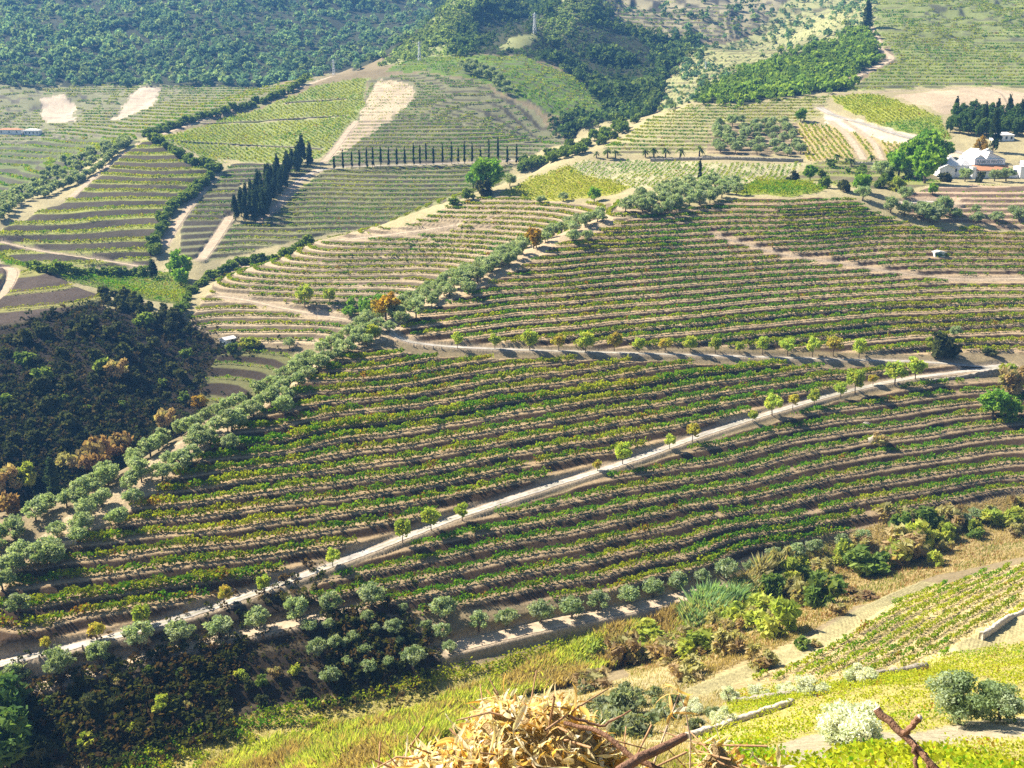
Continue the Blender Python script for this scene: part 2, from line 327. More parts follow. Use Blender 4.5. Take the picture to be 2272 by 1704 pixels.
BK = np.empty(Z0.shape + (3,), np.float32); BK[:] = BANK
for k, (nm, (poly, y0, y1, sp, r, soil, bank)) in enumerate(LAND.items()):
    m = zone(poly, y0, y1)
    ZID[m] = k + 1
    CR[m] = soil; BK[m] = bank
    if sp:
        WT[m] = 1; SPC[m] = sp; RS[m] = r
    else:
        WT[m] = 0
WT = blur(WT, 3, 3, 2) * (WT > 0)
# soil patches
n1 = fbm(GX, GY, 14, 21, 4); n2 = fbm(GX, GY, 3, 33, 2)
TH = {}
# terraces
PH = Z0 / SPC + (fbm(GX, GY, 45, 55) - .5) * .8
RS = np.clip(RS * (.55 + .9 * fbm(GX, GY, 22, 57, 2)), .1, .8)
KF = np.floor(PH); FR = PH - KF
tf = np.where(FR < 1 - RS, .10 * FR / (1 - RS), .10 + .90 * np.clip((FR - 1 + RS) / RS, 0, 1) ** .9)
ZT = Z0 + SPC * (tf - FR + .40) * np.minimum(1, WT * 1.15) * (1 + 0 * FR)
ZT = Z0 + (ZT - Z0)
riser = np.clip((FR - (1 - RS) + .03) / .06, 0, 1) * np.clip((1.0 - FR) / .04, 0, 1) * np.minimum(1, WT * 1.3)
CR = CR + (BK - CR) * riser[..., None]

# ------------------------------------------------------------------ roads and tracks
ROADS = {
 'bank_a': (Ts(0,(1290,800),(1600,788),(1900,768),(2230,748)), 560, 760, 1.2, .3),
 'bank_b': (Ts(0,(1060,905),(1400,925),(1750,945),(2070,965)), 540, 700, 1.2, .3),
 'bank_c': (Ts(0,(1840,668),(2000,655),(2230,640)), 600, 780, 1.0, .3),
 'lower_road': (Fs((-120,1462),(0,1432),(100,1412),(200,1388),(300,1362),(400,1333),(500,1300),(600,1262),(700,1227),(800,1190),(900,1150),(1000,1111),(1100,1079),(1200,1046),(1350,1000),(1500,945),(1650,896),(1800,852),(1960,816),(2060,806),(2130,797)), 130, 300, 2.0, .9),
 'upper_road': (Fs((2150,793),(2080,788),(1990,781),(1900,779),(1700,773),(1500,767),(1300,761),(1150,757),(1000,751),(900,745),(850,735),(822,720),(835,702),(862,682)), 255, 300, 2.0, .9),
 'bottom_track': (Fs((-60,1512),(0,1500),(100,1478),(200,1452),(330,1412),(450,1386),(560,1362),(660,1342),(760,1318)), 130, 175, 2.6, .5),
 'olive_track': (Fs((960,1405),(1080,1374),(1200,1345),(1320,1322),(1440,1297),(1550,1272)), 150, 195, 3.4, .5),
 'hill_path': (Fs((1545,508),(1600,525),(1690,552),(1790,564),(1880,580),(1980,596),(2080,605),(2212,602),(2300,600)), 290, 385, 1.1, .6),
 'second_hill_track': (Fs((470,640),(520,645),(580,660),(640,672),(700,683),(760,692)), 340, 385, 2.0, .6),
 'second_hill_road': (Fs((690,522),(760,516),(815,512),(850,505),(920,498),(980,487)), 405, 450, 2.2, .6),
 'cypress_road': (Fs((640,395),(675,372),(715,362),(760,360),(900,356),(1000,352),(1115,347)), 520, 590, 3.0, .6),
 'grove_track': (Fs((690,365),(640,395),(605,440),(560,480)), 450, 590, 3.0, .5),
 'fan_track': (Fs((497,468),(480,495),(460,525),(435,560)), 430, 500, 4.0, .4),
 'spur_track': (Fs((700,350),(725,322),(740,300),(755,278),(770,262)), 560, 670, 3.0, .5),
 'spur_crest_track': (Fs((345,292),(430,262),(520,230),(600,205),(660,185),(718,165)), 610, 780, 3.0, .4),
 'low_crest_track': (Fs((300,310),(262,335),(230,360),(190,395),(150,430)), 460, 600, 2.6, .5),
 'hedge_track': (Fs((462,382),(430,420),(395,465),(372,500),(355,530)), 440, 550, 3.0, .4),
 'valley_track': (Fs((0,522),(50,535),(130,550),(220,562),(330,580)), 420, 460, 2.0, .5),
 'lip_road': (Fs((-40,590),(10,575),(30,580),(25,605),(5,640),(-40,680)), 335, 400, 3.0, .5),
 'plateau_road': (Fs((1770,232),(1800,250),(1850,262),(1905,280),(1960,297),(2030,318),(2085,332)), 460, 580, 4.5, .5),
 'plateau_lane': (Fs((1795,262),(1830,290),(1850,318),(1865,345)), 450, 550, 2.6, .4),
 'field_lane': (Fs((1825,262),(1860,285),(1890,310),(1905,345)), 450, 550, 2.0, .4),
 'wedge_track': (Fs((1880,60),(1895,85),(1905,110),(1930,125),(1900,142),(1860,160),(1815,180)), 580, 850, 4.0, .5),
 'knoll_track': (Fs((1800,205),(1900,200),(2000,195),(2110,187),(2170,200),(2190,230)), 520, 680, 2.6, .5),
 'yard': (Fs((1950,438),(2000,432),(2060,440)), 375, 420, 6.0, .6),
 'hairpin': (Fs((2105,800),(2140,793),(2175,792)), 265, 300, 5.5, .8),
 'near_track': (Fs((1480,1505),(1540,1480),(1640,1442),(1740,1402),(1800,1370),(1850,1335),(1930,1290),(2000,1262)), 100, 185, 1.6, .4),
 'near_path': (Fs((2100,1400),(2150,1375),(2230,1340),(2300,1320)), 100, 160, 3.0, .5),
}
def smooth_line(p, st):
    p = np.array(p, float)
    d = np.concatenate([[0], np.cumsum(np.hypot(*np.diff(p[:, :2], axis=0).T))])
    n = max(4, int(d[-1] / st)); t = np.linspace(0, d[-1], n)
    q = np.stack([np.interp(t, d, p[:, k]) for k in range(3)], 1)
    w = max(1, int(6 / st))
    for _ in range(3):
        pad = np.concatenate([2 * q[:1] - q[w:0:-1], q, 2 * q[-1:] - q[-2:-w - 2:-1]]) if len(q) > w + 2 else q
        if len(q) > w + 2:
            c = np.cumsum(np.concatenate([np.zeros((1, 3)), pad]), 0)
            q = (c[2 * w + 1:] - c[:-2 * w - 1]) / (2 * w + 1)
    return q
LINES = {}
for nm, (pts, y0, y1, wd, edge) in ROADS.items():
    q = smooth_line([at(u, v, None, y0, y1) for u, v in pts], .8)
    LINES[nm] = (q, wd)
    rr = wd / 2 + 2.2
    m = (GX > q[:, 0].min() - rr) & (GX < q[:, 0].max() + rr) & (GY > q[:, 1].min() - rr) & (GY < q[:, 1].max() + rr)
    ii = np.nonzero(m)
    gx = GX[ii]; gy = GY[ii]; best = np.full(gx.shape, 1e9); bz = np.zeros(gx.shape)
    for c0 in range(0, len(q), 12):                                   # nearest point, by pieces of the line
        qq = q[c0:c0 + 12]
        s_ = np.nonzero((gx > qq[:, 0].min() - rr) & (gx < qq[:, 0].max() + rr) & (gy > qq[:, 1].min() - rr) & (gy < qq[:, 1].max() + rr))[0]
        if not len(s_): continue
        d2 = (gx[s_, None] - qq[:, 0]) ** 2 + (gy[s_, None] - qq[:, 1]) ** 2
        k_ = d2.argmin(1); dd = d2[np.arange(len(s_)), k_]
        b_ = dd < best[s_]; best[s_[b_]] = dd[b_]; bz[s_[b_]] = qq[k_[b_], 2]
    dist = np.sqrt(best)
    w = np.clip((wd / 2 + 1.3 - dist) / .9, 0, 1); w = w * w * (3 - 2 * w)
    ZT[ii] = ZT[ii] * (1 - w) + bz * w
    g = np.clip((wd / 2 + 1.2 - dist) / .6, 0, 1)[:, None]
    CR[ii] = CR[ii] * (1 - g * .8) + np.array((.38, .34, .17) if nm.startswith('near_') else (.40, .32, .23)) * g * .8
    g2 = ((dist < wd / 2 + 1.6))
    zi = ZID[ii]; zi[g2] = -1; ZID[ii] = zi
CR *= (.72 + .42 * n1 + .22 * n2)[..., None]
ZT += (n2 - .5) * .12 * np.clip(GY / 150, .2, 1)
# ------------------------------------------------------------------ materials
def new_mat(name):
    m = bpy.data.materials.new(name); m.use_nodes = True
    nt = m.node_tree; return m, nt, nt.nodes['Principled BSDF']
def node(nt, t, **k):
    n = nt.nodes.new(t)
    for a, b in k.items(): setattr(n, a, b)
    return n
def mix(nt, a, b, f, mode='MIX'):
    n = node(nt, 'ShaderNodeMix', data_type='RGBA', blend_type=mode)
    for s, x in ((0, f), (6, a), (7, b)):
        if isinstance(x, (int, float)): n.inputs[s].default_value = x
        elif isinstance(x, tuple): n.inputs[s].default_value = tuple(x) + (1,)
        else: nt.links.new(x, n.inputs[s])
    return n.outputs[2]
def tex(nt, scale, detail=3, rough=.6):
    c = node(nt, 'ShaderNodeNewGeometry')
    n = node(nt, 'ShaderNodeTexNoise'); n.inputs['Scale'].default_value = scale; n.inputs['Detail'].default_value = detail; n.inputs['Roughness'].default_value = rough
    nt.links.new(c.outputs['Position'], n.inputs['Vector']); return n.outputs[0]
def ramp(nt, x, a, b):
    n = node(nt, 'ShaderNodeMapRange'); nt.links.new(x, n.inputs[0]); n.inputs[1].default_value = a[0]; n.inputs[2].default_value = a[1]; n.inputs[3].default_value = b[0]; n.inputs[4].default_value = b[1]
    return n.outputs[0]
def ground_mat():
    m, nt, b = new_mat('earth')
    at_ = node(nt, 'ShaderNodeAttribute', attribute_name='Col')
    n1_ = ramp(nt, tex(nt, 1.6, 4, .7), (.3, .7), (.62, 1.3))
    n2_ = ramp(nt, tex(nt, 9, 3, .7), (.3, .7), (.75, 1.2))
    c = mix(nt, at_.outputs[0], n1_, 1.0, 'MULTIPLY')
    c = mix(nt, c, n2_, 1.0, 'MULTIPLY')
    nt.links.new(c, b.inputs['Base Color']); b.inputs['Roughness'].default_value = .95; b.inputs['Specular IOR Level'].default_value = .1
    bp = node(nt, 'ShaderNodeBump'); bp.inputs['Strength'].default_value = .6; bp.inputs['Distance'].default_value = .25
    nt.links.new(tex(nt, 2.2, 5, .75), bp.inputs['Height']); nt.links.new(bp.outputs[0], b.inputs['Normal'])
    return m
def plain(name, col, rough=.9, var=.25, scale=2.0, bump=0.0, spec=.2):
    m, nt, b = new_mat(name)
    n_ = ramp(nt, tex(nt, scale, 4, .7), (.3, .7), (1 - var, 1 + var))
    nt.links.new(mix(nt, tuple(col), n_, 1.0, 'MULTIPLY'), b.inputs['Base Color'])
    b.inputs['Roughness'].default_value = rough; b.inputs['Specular IOR Level'].default_value = spec
    if bump:
        bp = node(nt, 'ShaderNodeBump'); bp.inputs['Strength'].default_value = bump; bp.inputs['Distance'].default_value = .2
        nt.links.new(tex(nt, scale * 2, 4, .7), bp.inputs['Height']); nt.links.new(bp.outputs[0], b.inputs['Normal'])
    return m
def tag(o, label=None, cat=None, group=None, kind=None):
    if label: o['label'] = label
    if cat: o['category'] = cat
    if group: o['group'] = group
    if kind: o['kind'] = kind
    return o
def mesh_np(name, V, Q, mat, col=None, parent=None, smooth=False, loc=None):
    """a mesh object from numpy arrays: V (n,3), Q (m,3 or 4), optional colour per vertex"""
    V = np.ascontiguousarray(V, np.float32); Q = np.ascontiguousarray(Q, np.int32)
    me = bpy.data.meshes.new(name)
    me.vertices.add(len(V)); me.vertices.foreach_set('co', V.ravel())
    k = Q.shape[1]
    me.loops.add(Q.size); me.loops.foreach_set('vertex_index', Q.ravel())
    me.polygons.add(len(Q)); me.polygons.foreach_set('loop_start', np.arange(0, Q.size, k, dtype=np.int32)); me.polygons.foreach_set('loop_total', np.full(len(Q), k, np.int32))
    if smooth: me.polygons.foreach_set('use_smooth', np.ones(len(Q), bool))
    if col is not None:
        a = me.color_attributes.new('Col', 'FLOAT_COLOR', 'POINT')
        a.data.foreach_set('color', np.ascontiguousarray(np.concatenate([col, np.ones((len(col), 1))], 1), np.float32).ravel())
    me.update(calc_edges=True); me.validate()
    if mat: me.materials.append(mat)
    o = bpy.data.objects.new(name, me); COL.objects.link(o)
    if parent: o.parent = parent
    if loc is not None: o.location = loc
    return o

# ------------------------------------------------------------------ ground and roads
M_EARTH = ground_mat()
idx = np.arange(NL * NA, dtype=np.int32).reshape(NL, NA)
q = np.stack([idx[:-1, :-1], idx[:-1, 1:], idx[1:, 1:], idx[1:, :-1]], -1).reshape(-1, 4)
tag(mesh_np('terrain', np.stack([GX, GY, ZT], -1).reshape(-1, 3), q, M_EARTH, CR.reshape(-1, 3), smooth=True), kind='structure')
del q, idx
def road_mat(name):
    m, nt, b = new_mat(name); a = node(nt, 'ShaderNodeAttribute', attribute_name='Col')
    c = mix(nt, a.outputs[0], ramp(nt, tex(nt, .9, 5, .75), (.3, .7), (.68, 1.25)), 1.0, 'MULTIPLY'); c = mix(nt, c, ramp(nt, tex(nt, .16, 2, .6), (.35, .65), (.78, 1.15)), 1.0, 'MULTIPLY')
    nt.links.new(c, b.inputs['Base Color']); b.inputs['Roughness'].default_value = .95; b.inputs['Specular IOR Level'].default_value = .1
    bp = node(nt, 'ShaderNodeBump'); bp.inputs['Strength'].default_value = .5; bp.inputs['Distance'].default_value = .2; nt.links.new(tex(nt, 1.8, 5, .75), bp.inputs['Height']); nt.links.new(bp.outputs[0], b.inputs['Normal'])
    return m
M_ROAD = road_mat('pale_road_dust')
M_TRACK = plain('dirt_track', (.47, .37, .26), .95, .25, .7, .4, .1)
def strip(name, q, wd, mat, lift=.07, jag=.25):
    t = np.gradient(q[:, :2], axis=0); t /= np.hypot(t[:, 0], t[:, 1])[:, None] + 1e-9
    nx = np.stack([-t[:, 1], t[:, 0]], 1); K = 7; rows = []; cols = []
    for k in range(K):
        e = (k / (K - 1) - .5) * wd
        j = (rng.random(len(q)) - .5) * jag * (1 if k in (0, K - 1) else 0)
        p = q[:, :2] + nx * (e + j)[:, None]
        z = grid_height(ZT, p[:, 0], p[:, 1]) + lift
        rows.append(np.concatenate([p, np.maximum(z, q[:, 2] + lift - .15)[:, None]], 1))
        base = np.array((.45, .415, .37)); mid = np.array((.34, .32, .21)); edge = np.array((.36, .30, .21))
        cols.append(np.where((noise(p[:, 0], p[:, 1], 3.0, 40) > (.35 if k == K // 2 else 2 if 0 < k < K - 1 else .45))[:, None], mid if k == K // 2 else edge, base))
    V = np.stack(rows, 1).reshape(-1, 3); n = len(q); ix = np.arange(n * K).reshape(n, K)
    Q = np.stack([ix[:-1, :-1], ix[:-1, 1:], ix[1:, 1:], ix[1:, :-1]], -1).reshape(-1, 4)
    return tag(mesh_np(name, V, Q, mat, np.stack(cols, 1).reshape(-1, 3), smooth=True), kind='structure')
M_EBANK = plain('earth_bank', (.10, .085, .06), .95, .3, .8, .4)
for nm, (q, wd) in LINES.items():
    if nm.startswith('near_'): continue
    if nm.startswith('bank_'):
        strip('earth_bank', q, wd + 1.2, M_EBANK, .25); continue
    pale_ = nm in ('lower_road', 'upper_road', 'hairpin', 'cypress_road', 'plateau_road', 'yard')
    strip('road' if pale_ else ('path' if wd < 2 else 'track'), q, wd, M_ROAD if pale_ else M_TRACK)
# ------------------------------------------------------------------ words for labels
_ONES = 'zeroth first second third fourth fifth sixth seventh eighth ninth tenth eleventh twelfth thirteenth fourteenth fifteenth sixteenth seventeenth eighteenth nineteenth'.split()
_TENS = {2: ('twenty', 'twentieth'), 3: ('thirty', 'thirtieth'), 4: ('forty', 'fortieth'), 5: ('fifty', 'fiftieth'), 6: ('sixty', 'sixtieth'), 7: ('seventy', 'seventieth'), 8: ('eighty', 'eightieth'), 9: ('ninety', 'ninetieth')}
def nth(n):
    if n >= 100: return 'hundredth' if n == 100 else 'hundred and ' + nth(n - 100)
    if n < 20: return _ONES[n]
    return _TENS[n // 10][1] if n % 10 == 0 else _TENS[n // 10][0] + '-' + _ONES[n % 10]

# ------------------------------------------------------------------ leaves
def leaf_mat(name, trans=.4, rough=.6):
    m, nt, b = new_mat(name)
    a = node(nt, 'ShaderNodeAttribute', attribute_name='Col')
    oi = node(nt, 'ShaderNodeObjectInfo')
    c = mix(nt, a.outputs[0], ramp(nt, oi.outputs['Random'], (0, 1), (.85, 1.15)), 1.0, 'MULTIPLY')
    nt.nodes.remove(b)
    d = node(nt, 'ShaderNodeBsdfDiffuse'); t = node(nt, 'ShaderNodeBsdfTranslucent'); mx = node(nt, 'ShaderNodeMixShader')
    nt.links.new(c, d.inputs[0]); nt.links.new(mix(nt, c, (1.15, 1.1, .55), 1.0, 'MULTIPLY'), t.inputs[0])
    mx.inputs[0].default_value = trans
    nt.links.new(d.outputs[0], mx.inputs[1]); nt.links.new(t.outputs[0], mx.inputs[2])
    nt.links.new(mx.outputs[0], nt.nodes['Material Output'].inputs[0])
    return m
M_VINE = leaf_mat('vine_leaves', .45)
M_LEAF = leaf_mat('tree_leaves', .5)
M_DRYL = leaf_mat('dry_leaves', .5)
M_BARK = plain('bark', (.12, .09, .065), .95, .35, 6, .5)
def leaf_quads(c, size, up=.0, elong=1.0, g=rng):
    """rhombic leaves at points c (n,3) with sizes (n,)"""
    n = len(c)
    nrm = g.normal(size=(n, 3)); nrm[:, 2] += up * np.sign(g.random(n) + .2); nrm /= np.linalg.norm(nrm, axis=1)[:, None]
    t = g.normal(size=(n, 3)); t -= (t * nrm).sum(1)[:, None] * nrm; t /= np.linalg.norm(t, axis=1)[:, None]
    b = np.cross(nrm, t)
    s = np.asarray(size)[:, None]
    V = np.stack([c - t * s * elong * .62, c - b * s * .5 + t * s * .08, c + t * s * elong * .62, c + b * s * .5 + t * s * .08], 1)
    return V.reshape(-1, 3), np.arange(4 * n, dtype=np.int32).reshape(-1, 4)

# ------------------------------------------------------------------ vines along the terraces
ZKEY = {nm: k + 1 for k, nm in enumerate(LAND)}
def contour(name, c):
    """pieces of the level lines PH = whole number + c inside a land-use zone: x, y, dx, dy, level"""
    jj, ii = np.nonzero(ZID == ZKEY[name])
    j0, j1, i0, i1 = jj.min(), jj.max() + 2, ii.min(), ii.max() + 2
    stp = 2
    sl_ = np.s_[j0:j1:stp, i0:i1:stp]
    q = (PH - c * (1 - RS))[sl_]; x = GX[sl_]; y = GY[sl_]; zn = (ZID[sl_] == ZKEY[name])
    out = []
    for tri in (((0, 0), (0, 1), (1, 1)), ((0, 0), (1, 1), (1, 0))):
        sh = lambda a, o: a[o[0]:a.shape[0] - 1 + o[0], o[1]:a.shape[1] - 1 + o[1]]
        Q3 = np.stack([sh(q, o) for o in tri], -1); X3 = np.stack([sh(x, o) for o in tri], -1); Y3 = np.stack([sh(y, o) for o in tri], -1)
        ok = np.all(np.stack([sh(zn, o) for o in tri], -1), -1)
        lv = np.floor(Q3.max(-1)); ok &= (np.floor(Q3.min(-1)) == lv - 1)
        Q3 = Q3[ok]; X3 = X3[ok]; Y3 = Y3[ok]; lv = lv[ok]
        o = np.argsort(Q3, 1); Q3 = np.take_along_axis(Q3, o, 1); X3 = np.take_along_axis(X3, o, 1); Y3 = np.take_along_axis(Y3, o, 1)
        mid_hi = Q3[:, 1] >= lv
        def cut(a, b):
            t = (lv - Q3[np.arange(len(lv)), a]) / (Q3[np.arange(len(lv)), b] - Q3[np.arange(len(lv)), a] + 1e-9); r = np.arange(len(lv))
            return X3[r, a] + t * (X3[r, b] - X3[r, a]), Y3[r, a] + t * (Y3[r, b] - Y3[r, a])
        z0_ = np.zeros(len(lv), int)
        xa, ya = cut(z0_, z0_ + 2)
        xb, yb = cut(np.where(mid_hi, 0, 1), np.where(mid_hi, 1, 2))
        out.append(np.stack([xa, ya, xb, yb, lv], 1))
    return np.concatenate(out)
def zone_lines(name, p, q, gap):
    """straight rows in the direction seen between pixels p and q"""
    y0, y1 = LAND[name][1:3]
    a = np.array(at(*p, None, y0, y1)); b = np.array(at(*q, None, y0, y1)); d = (b - a)[:2]; d /= np.hypot(*d); n = np.array([-d[1], d[0]])
    jj, ii = np.nonzero(ZID == ZKEY[name])
    P = np.stack([GX[jj, ii], GY[jj, ii]], 1); s = P @ n; t = P @ d
    out = []
    for k in range(int(s.min() / gap), int(s.max() / gap) + 1):
        m = abs(s - k * gap) < gap * .3
        if m.sum() < 6: continue
        t0, t1 = t[m].min(), t[m].max(); u = np.arange(t0, t1, .5)
        c = n * k * gap + d * u[:, None]; c = c + n * (fbm(c[:, 0], c[:, 1], 25, 5)[:, None] - .5) * gap
        fa = np.clip(np.round((c[:, 0] / c[:, 1] - A0) / (A1 - A0) * (NA - 1)).astype(int), 0, NA - 1); fl = np.clip(np.searchsorted(ll, np.log(np.maximum(c[:, 1], 3))), 0, NL - 1)
        ok = ZID[fl, fa] == ZKEY[name]
        ok = ok[:-1] & ok[1:]
        out.append(np.concatenate([c[:-1][ok], c[1:][ok], np.full((ok.sum(), 1), k)], 1))
    return np.concatenate(out)
VG = (.130, .310, .012); VD = (.028, .115, .010); VY = (.36, .40, .025); VR = (.26, .13, .03); VO = (.38, .27, .03)  # VD: leaf green darkened as if in shade, mixed in at random
def vine_leaves(seg, per_m, size, hgt=1.25, wid=.32, yellow=.3, gaps=.25, red=.02, low=.25, g=rng, bright=1.0, clump=1.3):
    L = np.hypot(seg[:, 2] - seg[:, 0], seg[:, 3] - seg[:, 1])
    n = g.poisson(L * per_m); r = np.repeat(np.arange(len(seg)), n); t = g.random(len(r))
    x = seg[r, 0] + t * (seg[r, 2] - seg[r, 0]); y = seg[r, 1] + t * (seg[r, 3] - seg[r, 1]); lv = seg[r, 4]
    bx, by = x, y
    # single vines along the row: clumps with gaps where a vine is missing
    keep = fbm(x + lv * 17.3, y, 5.0, 91, 2) > gaps
    pl = noise(x + lv * 31.7, y - lv * 11, clump, 47)
    keep &= g.random(len(x)) < .35 + 1.2 * pl
    x, y, lv, pl = x[keep], y[keep], lv[keep], pl[keep]
    m = len(x)
    px = x + g.normal(size=m) * wid * (.6 + .7 * pl); py = y + g.normal(size=m) * wid * (.6 + .7 * pl)
    top = hgt * (.55 + .75 * pl)
    h = low + (top - low) * g.random(m) ** .75
    z = grid_height(ZT, px, py); z = np.minimum(z, grid_height(ZT, x, y) + .25) + h
    yl = fbm(x, y, 26, 13) * .7 + noise(x, y, 2.2, 14) * .5 + g.normal(size=m) * .12 - .62 + yellow
    yl = np.clip(yl * 2.6, 0, 1)[:, None]
    c = np.array(VD) + (np.array(VG) - np.array(VD)) * (g.random(m) * .9 + .25)[:, None]
    c = c * (1 - yl) + np.array(VY) * yl * (.7 + .5 * g.random((m, 1)))
    rd = (noise(x, y, 1.8, 15) + g.normal(size=m) * .1 > 1 - red - .06)
    c[rd] = np.where(g.random((rd.sum(), 1)) < .5, VR, VO)
    return np.stack([px, py, z], 1), size * (.65 + .7 * g.random(m)), c * bright, lv
def emit(name, P, S, Cc, mat=M_VINE, up=.4):
    V, Q = leaf_quads(P, S, up)
    return mesh_np(name, V, Q, mat, np.repeat(Cc, 4, 0))
def vine_rows(zone_, segs, label, group, cat='vine row', flip=False, minn=110, **k):
    P, S, Cc, lv = vine_leaves(segs, **k)
    ls = [l for l in np.unique(lv) if (lv == l).sum() >= minn]
    if flip: ls = ls[::-1]
    for n, l in enumerate(ls):
        m = lv == l
        o = emit('vine_row', P[m], S[m], Cc[m]); tag(o, label % nth(n + 1), cat, group)
STUFF = []
def vine_stuff(segs, **k):
    STUFF.append(vine_leaves(segs, **k)[:3])

def both(zn, c1, c2, frac):
    a = contour(zn, c1); b = contour(zn, c2)
    h = _hash(b[:, 4].astype(np.int64), np.int64(7), 3) < frac
    n_ = noise(b[:, 0], b[:, 1], 40, 61) > .35
    b = b[h & n_]
    return np.concatenate([a, b])
vine_rows('top_vines', both('top_vines', .60, .25, .55), '%s terrace row of vines above the upper dirt road on the main hill', 'vine rows above the upper road', per_m=23, size=.44, yellow=.21, gaps=.15, hgt=1.15, wid=.33)
vine_rows('middle_vines', both('middle_vines', .55, .22, .12), '%s terrace row of vines up the slope between the two dirt roads', 'vine rows between the two roads', per_m=42, size=.42, yellow=.22, gaps=.13, hgt=1.5, wid=.42)
vine_rows('low_vines', contour('low_vines', .55), '%s terrace row of vines down the slope under the lower dirt road', 'vine rows below the lower road', flip=True, per_m=38, size=.38, yellow=.10, gaps=.19, hgt=1.3, wid=.38)
vine_rows('second_hill', contour('second_hill', .55), '%s terrace row of vines up the pale second hill behind the olive ridge', 'vine rows on the second hill', per_m=26, size=.5, yellow=.24, gaps=.18, hgt=1.1)
vine_rows('lower_slope', contour('lower_slope', .6), '%s terrace row of vines up the shaded slope below the cypress line', 'vine rows below the cypresses', per_m=11, size=.55, yellow=.25, gaps=.22, hgt=1.2)
vine_rows('broad_terraces', np.concatenate([contour('broad_terraces', .35), contour('broad_terraces', .75)]), '%s broad terrace of vines up the far left hillside', 'broad vine terraces on the left hillside', cat='vine terrace', per_m=9, size=.6, yellow=.40, gaps=.12, hgt=1.2, wid=.5)
vine_rows('shaded_terraces', contour('shaded_terraces', .55), '%s row of vines up the dark slope left of the conifer grove', 'vine rows left of the conifer grove', per_m=10, size=.55, yellow=.2, gaps=.25)
vine_rows('lip_terraces', contour('lip_terraces', .6), '%s thin row of vines up the bank at the left edge', 'vine rows on the left bank', per_m=12, size=.4, yellow=.4, gaps=.15)
vine_rows('near_vines', zone_lines('near_vines', T(8, 1000, 980), T(8, 2000, 440), 2.5), '%s row of low yellow-green vines across the near field below the viewer', 'vine rows of the near field', per_m=34, size=.26, yellow=.28, gaps=.14, hgt=1.05, wid=.2, bright=1.1, low=.1)
def contour_at(zn, sp, c=.5):
    """level lines at another height step"""
    global PH, RS
    keep = PH, RS
    PH = Z0 / sp + (fbm(GX, GY, 30, 56) - .5) * .5; RS = np.zeros_like(RS)
    r = contour(zn, c); PH, RS = keep
    return r
vine_stuff(contour_at('steep_vines', .85), per_m=44, size=.17, yellow=.36, gaps=.26, hgt=.8, wid=.4, low=.05, bright=1.2, clump=.9)
vine_stuff(contour_at('valley_vines', .45), per_m=34, size=.34, yellow=.28, gaps=.2, hgt=1.15, wid=.5, low=.05)
vine_stuff(zone_lines('pale_plateau', T(2, 60, 1180), T(2, 190, 1050), 2.2), per_m=7, size=.42, yellow=.16, gaps=.3, hgt=.7)
vine_stuff(zone_lines('plateau_rows', T(2, 760, 870), T(2, 850, 1000), 2.4), per_m=5, size=.6, yellow=.3, gaps=.15)
vine_stuff(zone_lines('bright_field', T(2, 960, 630), T(2, 1130, 740), 2.2), per_m=6, size=.6, yellow=.42, gaps=.1)
vine_stuff(zone_lines('yellow_patch', T(1, 1100, 1180), T(1, 1300, 1280), 1.9), per_m=7, size=.5, yellow=.45, gaps=.1)
vine_stuff(zone_lines('green_rows', T(0, 1500, 850), T(0, 1620, 930), 2.4), per_m=4, size=.7, yellow=.36, gaps=.15)
vine_stuff(zone_lines('valley_field', T(3, 760, 440), T(3, 1150, 470), 2.0), per_m=6, size=.5, yellow=.1, gaps=.1)
vine_stuff(contour('cypress_slope', .55), per_m=10, size=.6, yellow=.16, gaps=.2)
vine_stuff(contour('pale_terraces', .55), per_m=12, size=.55, yellow=.28, gaps=.25)
vine_stuff(contour('far_slope', .55), per_m=7, size=.8, yellow=.24, gaps=.2)
vine_stuff(contour('spur_nose', .55), per_m=3, size=.55, yellow=.3, gaps=.3)
vine_stuff(zone_lines('hilltop_vines', F(1580, 412), F(1780, 410), 1.8), per_m=9, size=.5, yellow=.3, gaps=.08)
vine_stuff(contour('garden', .5), per_m=8, size=.5, yellow=.25, gaps=.15)
vine_stuff(zone_lines('garden_field', F(1920, 275), F(2030, 290), 2.2), per_m=5, size=.6, yellow=.2, gaps=.15)
vine_stuff(contour('far_green', .5), per_m=5, size=.9, yellow=.25, gaps=.12, wid=.9)
vine_stuff(contour('crest_green', .5), per_m=5, size=.8, yellow=.25, gaps=.12, wid=.7)
vine_stuff(contour('upper_right', .5), per_m=6, size=.8, yellow=.24, gaps=.15, wid=.5)
vine_stuff(contour('house_terraces', .55), per_m=4, size=.4, yellow=.1, gaps=.35, hgt=.8)
vine_stuff(contour('dark_terraces', .55), per_m=8, size=.45, yellow=.1, gaps=.2)
vine_stuff(contour('ridge_terraces', .5), per_m=2, size=1.0, yellow=.2, gaps=.3)
tag(emit('vines', *[np.concatenate([s[k] for s in STUFF]) for k in range(3)]), 'low vines in rows on the far hillsides and the steep near slope', 'vines', kind='stuff')
del STUFF
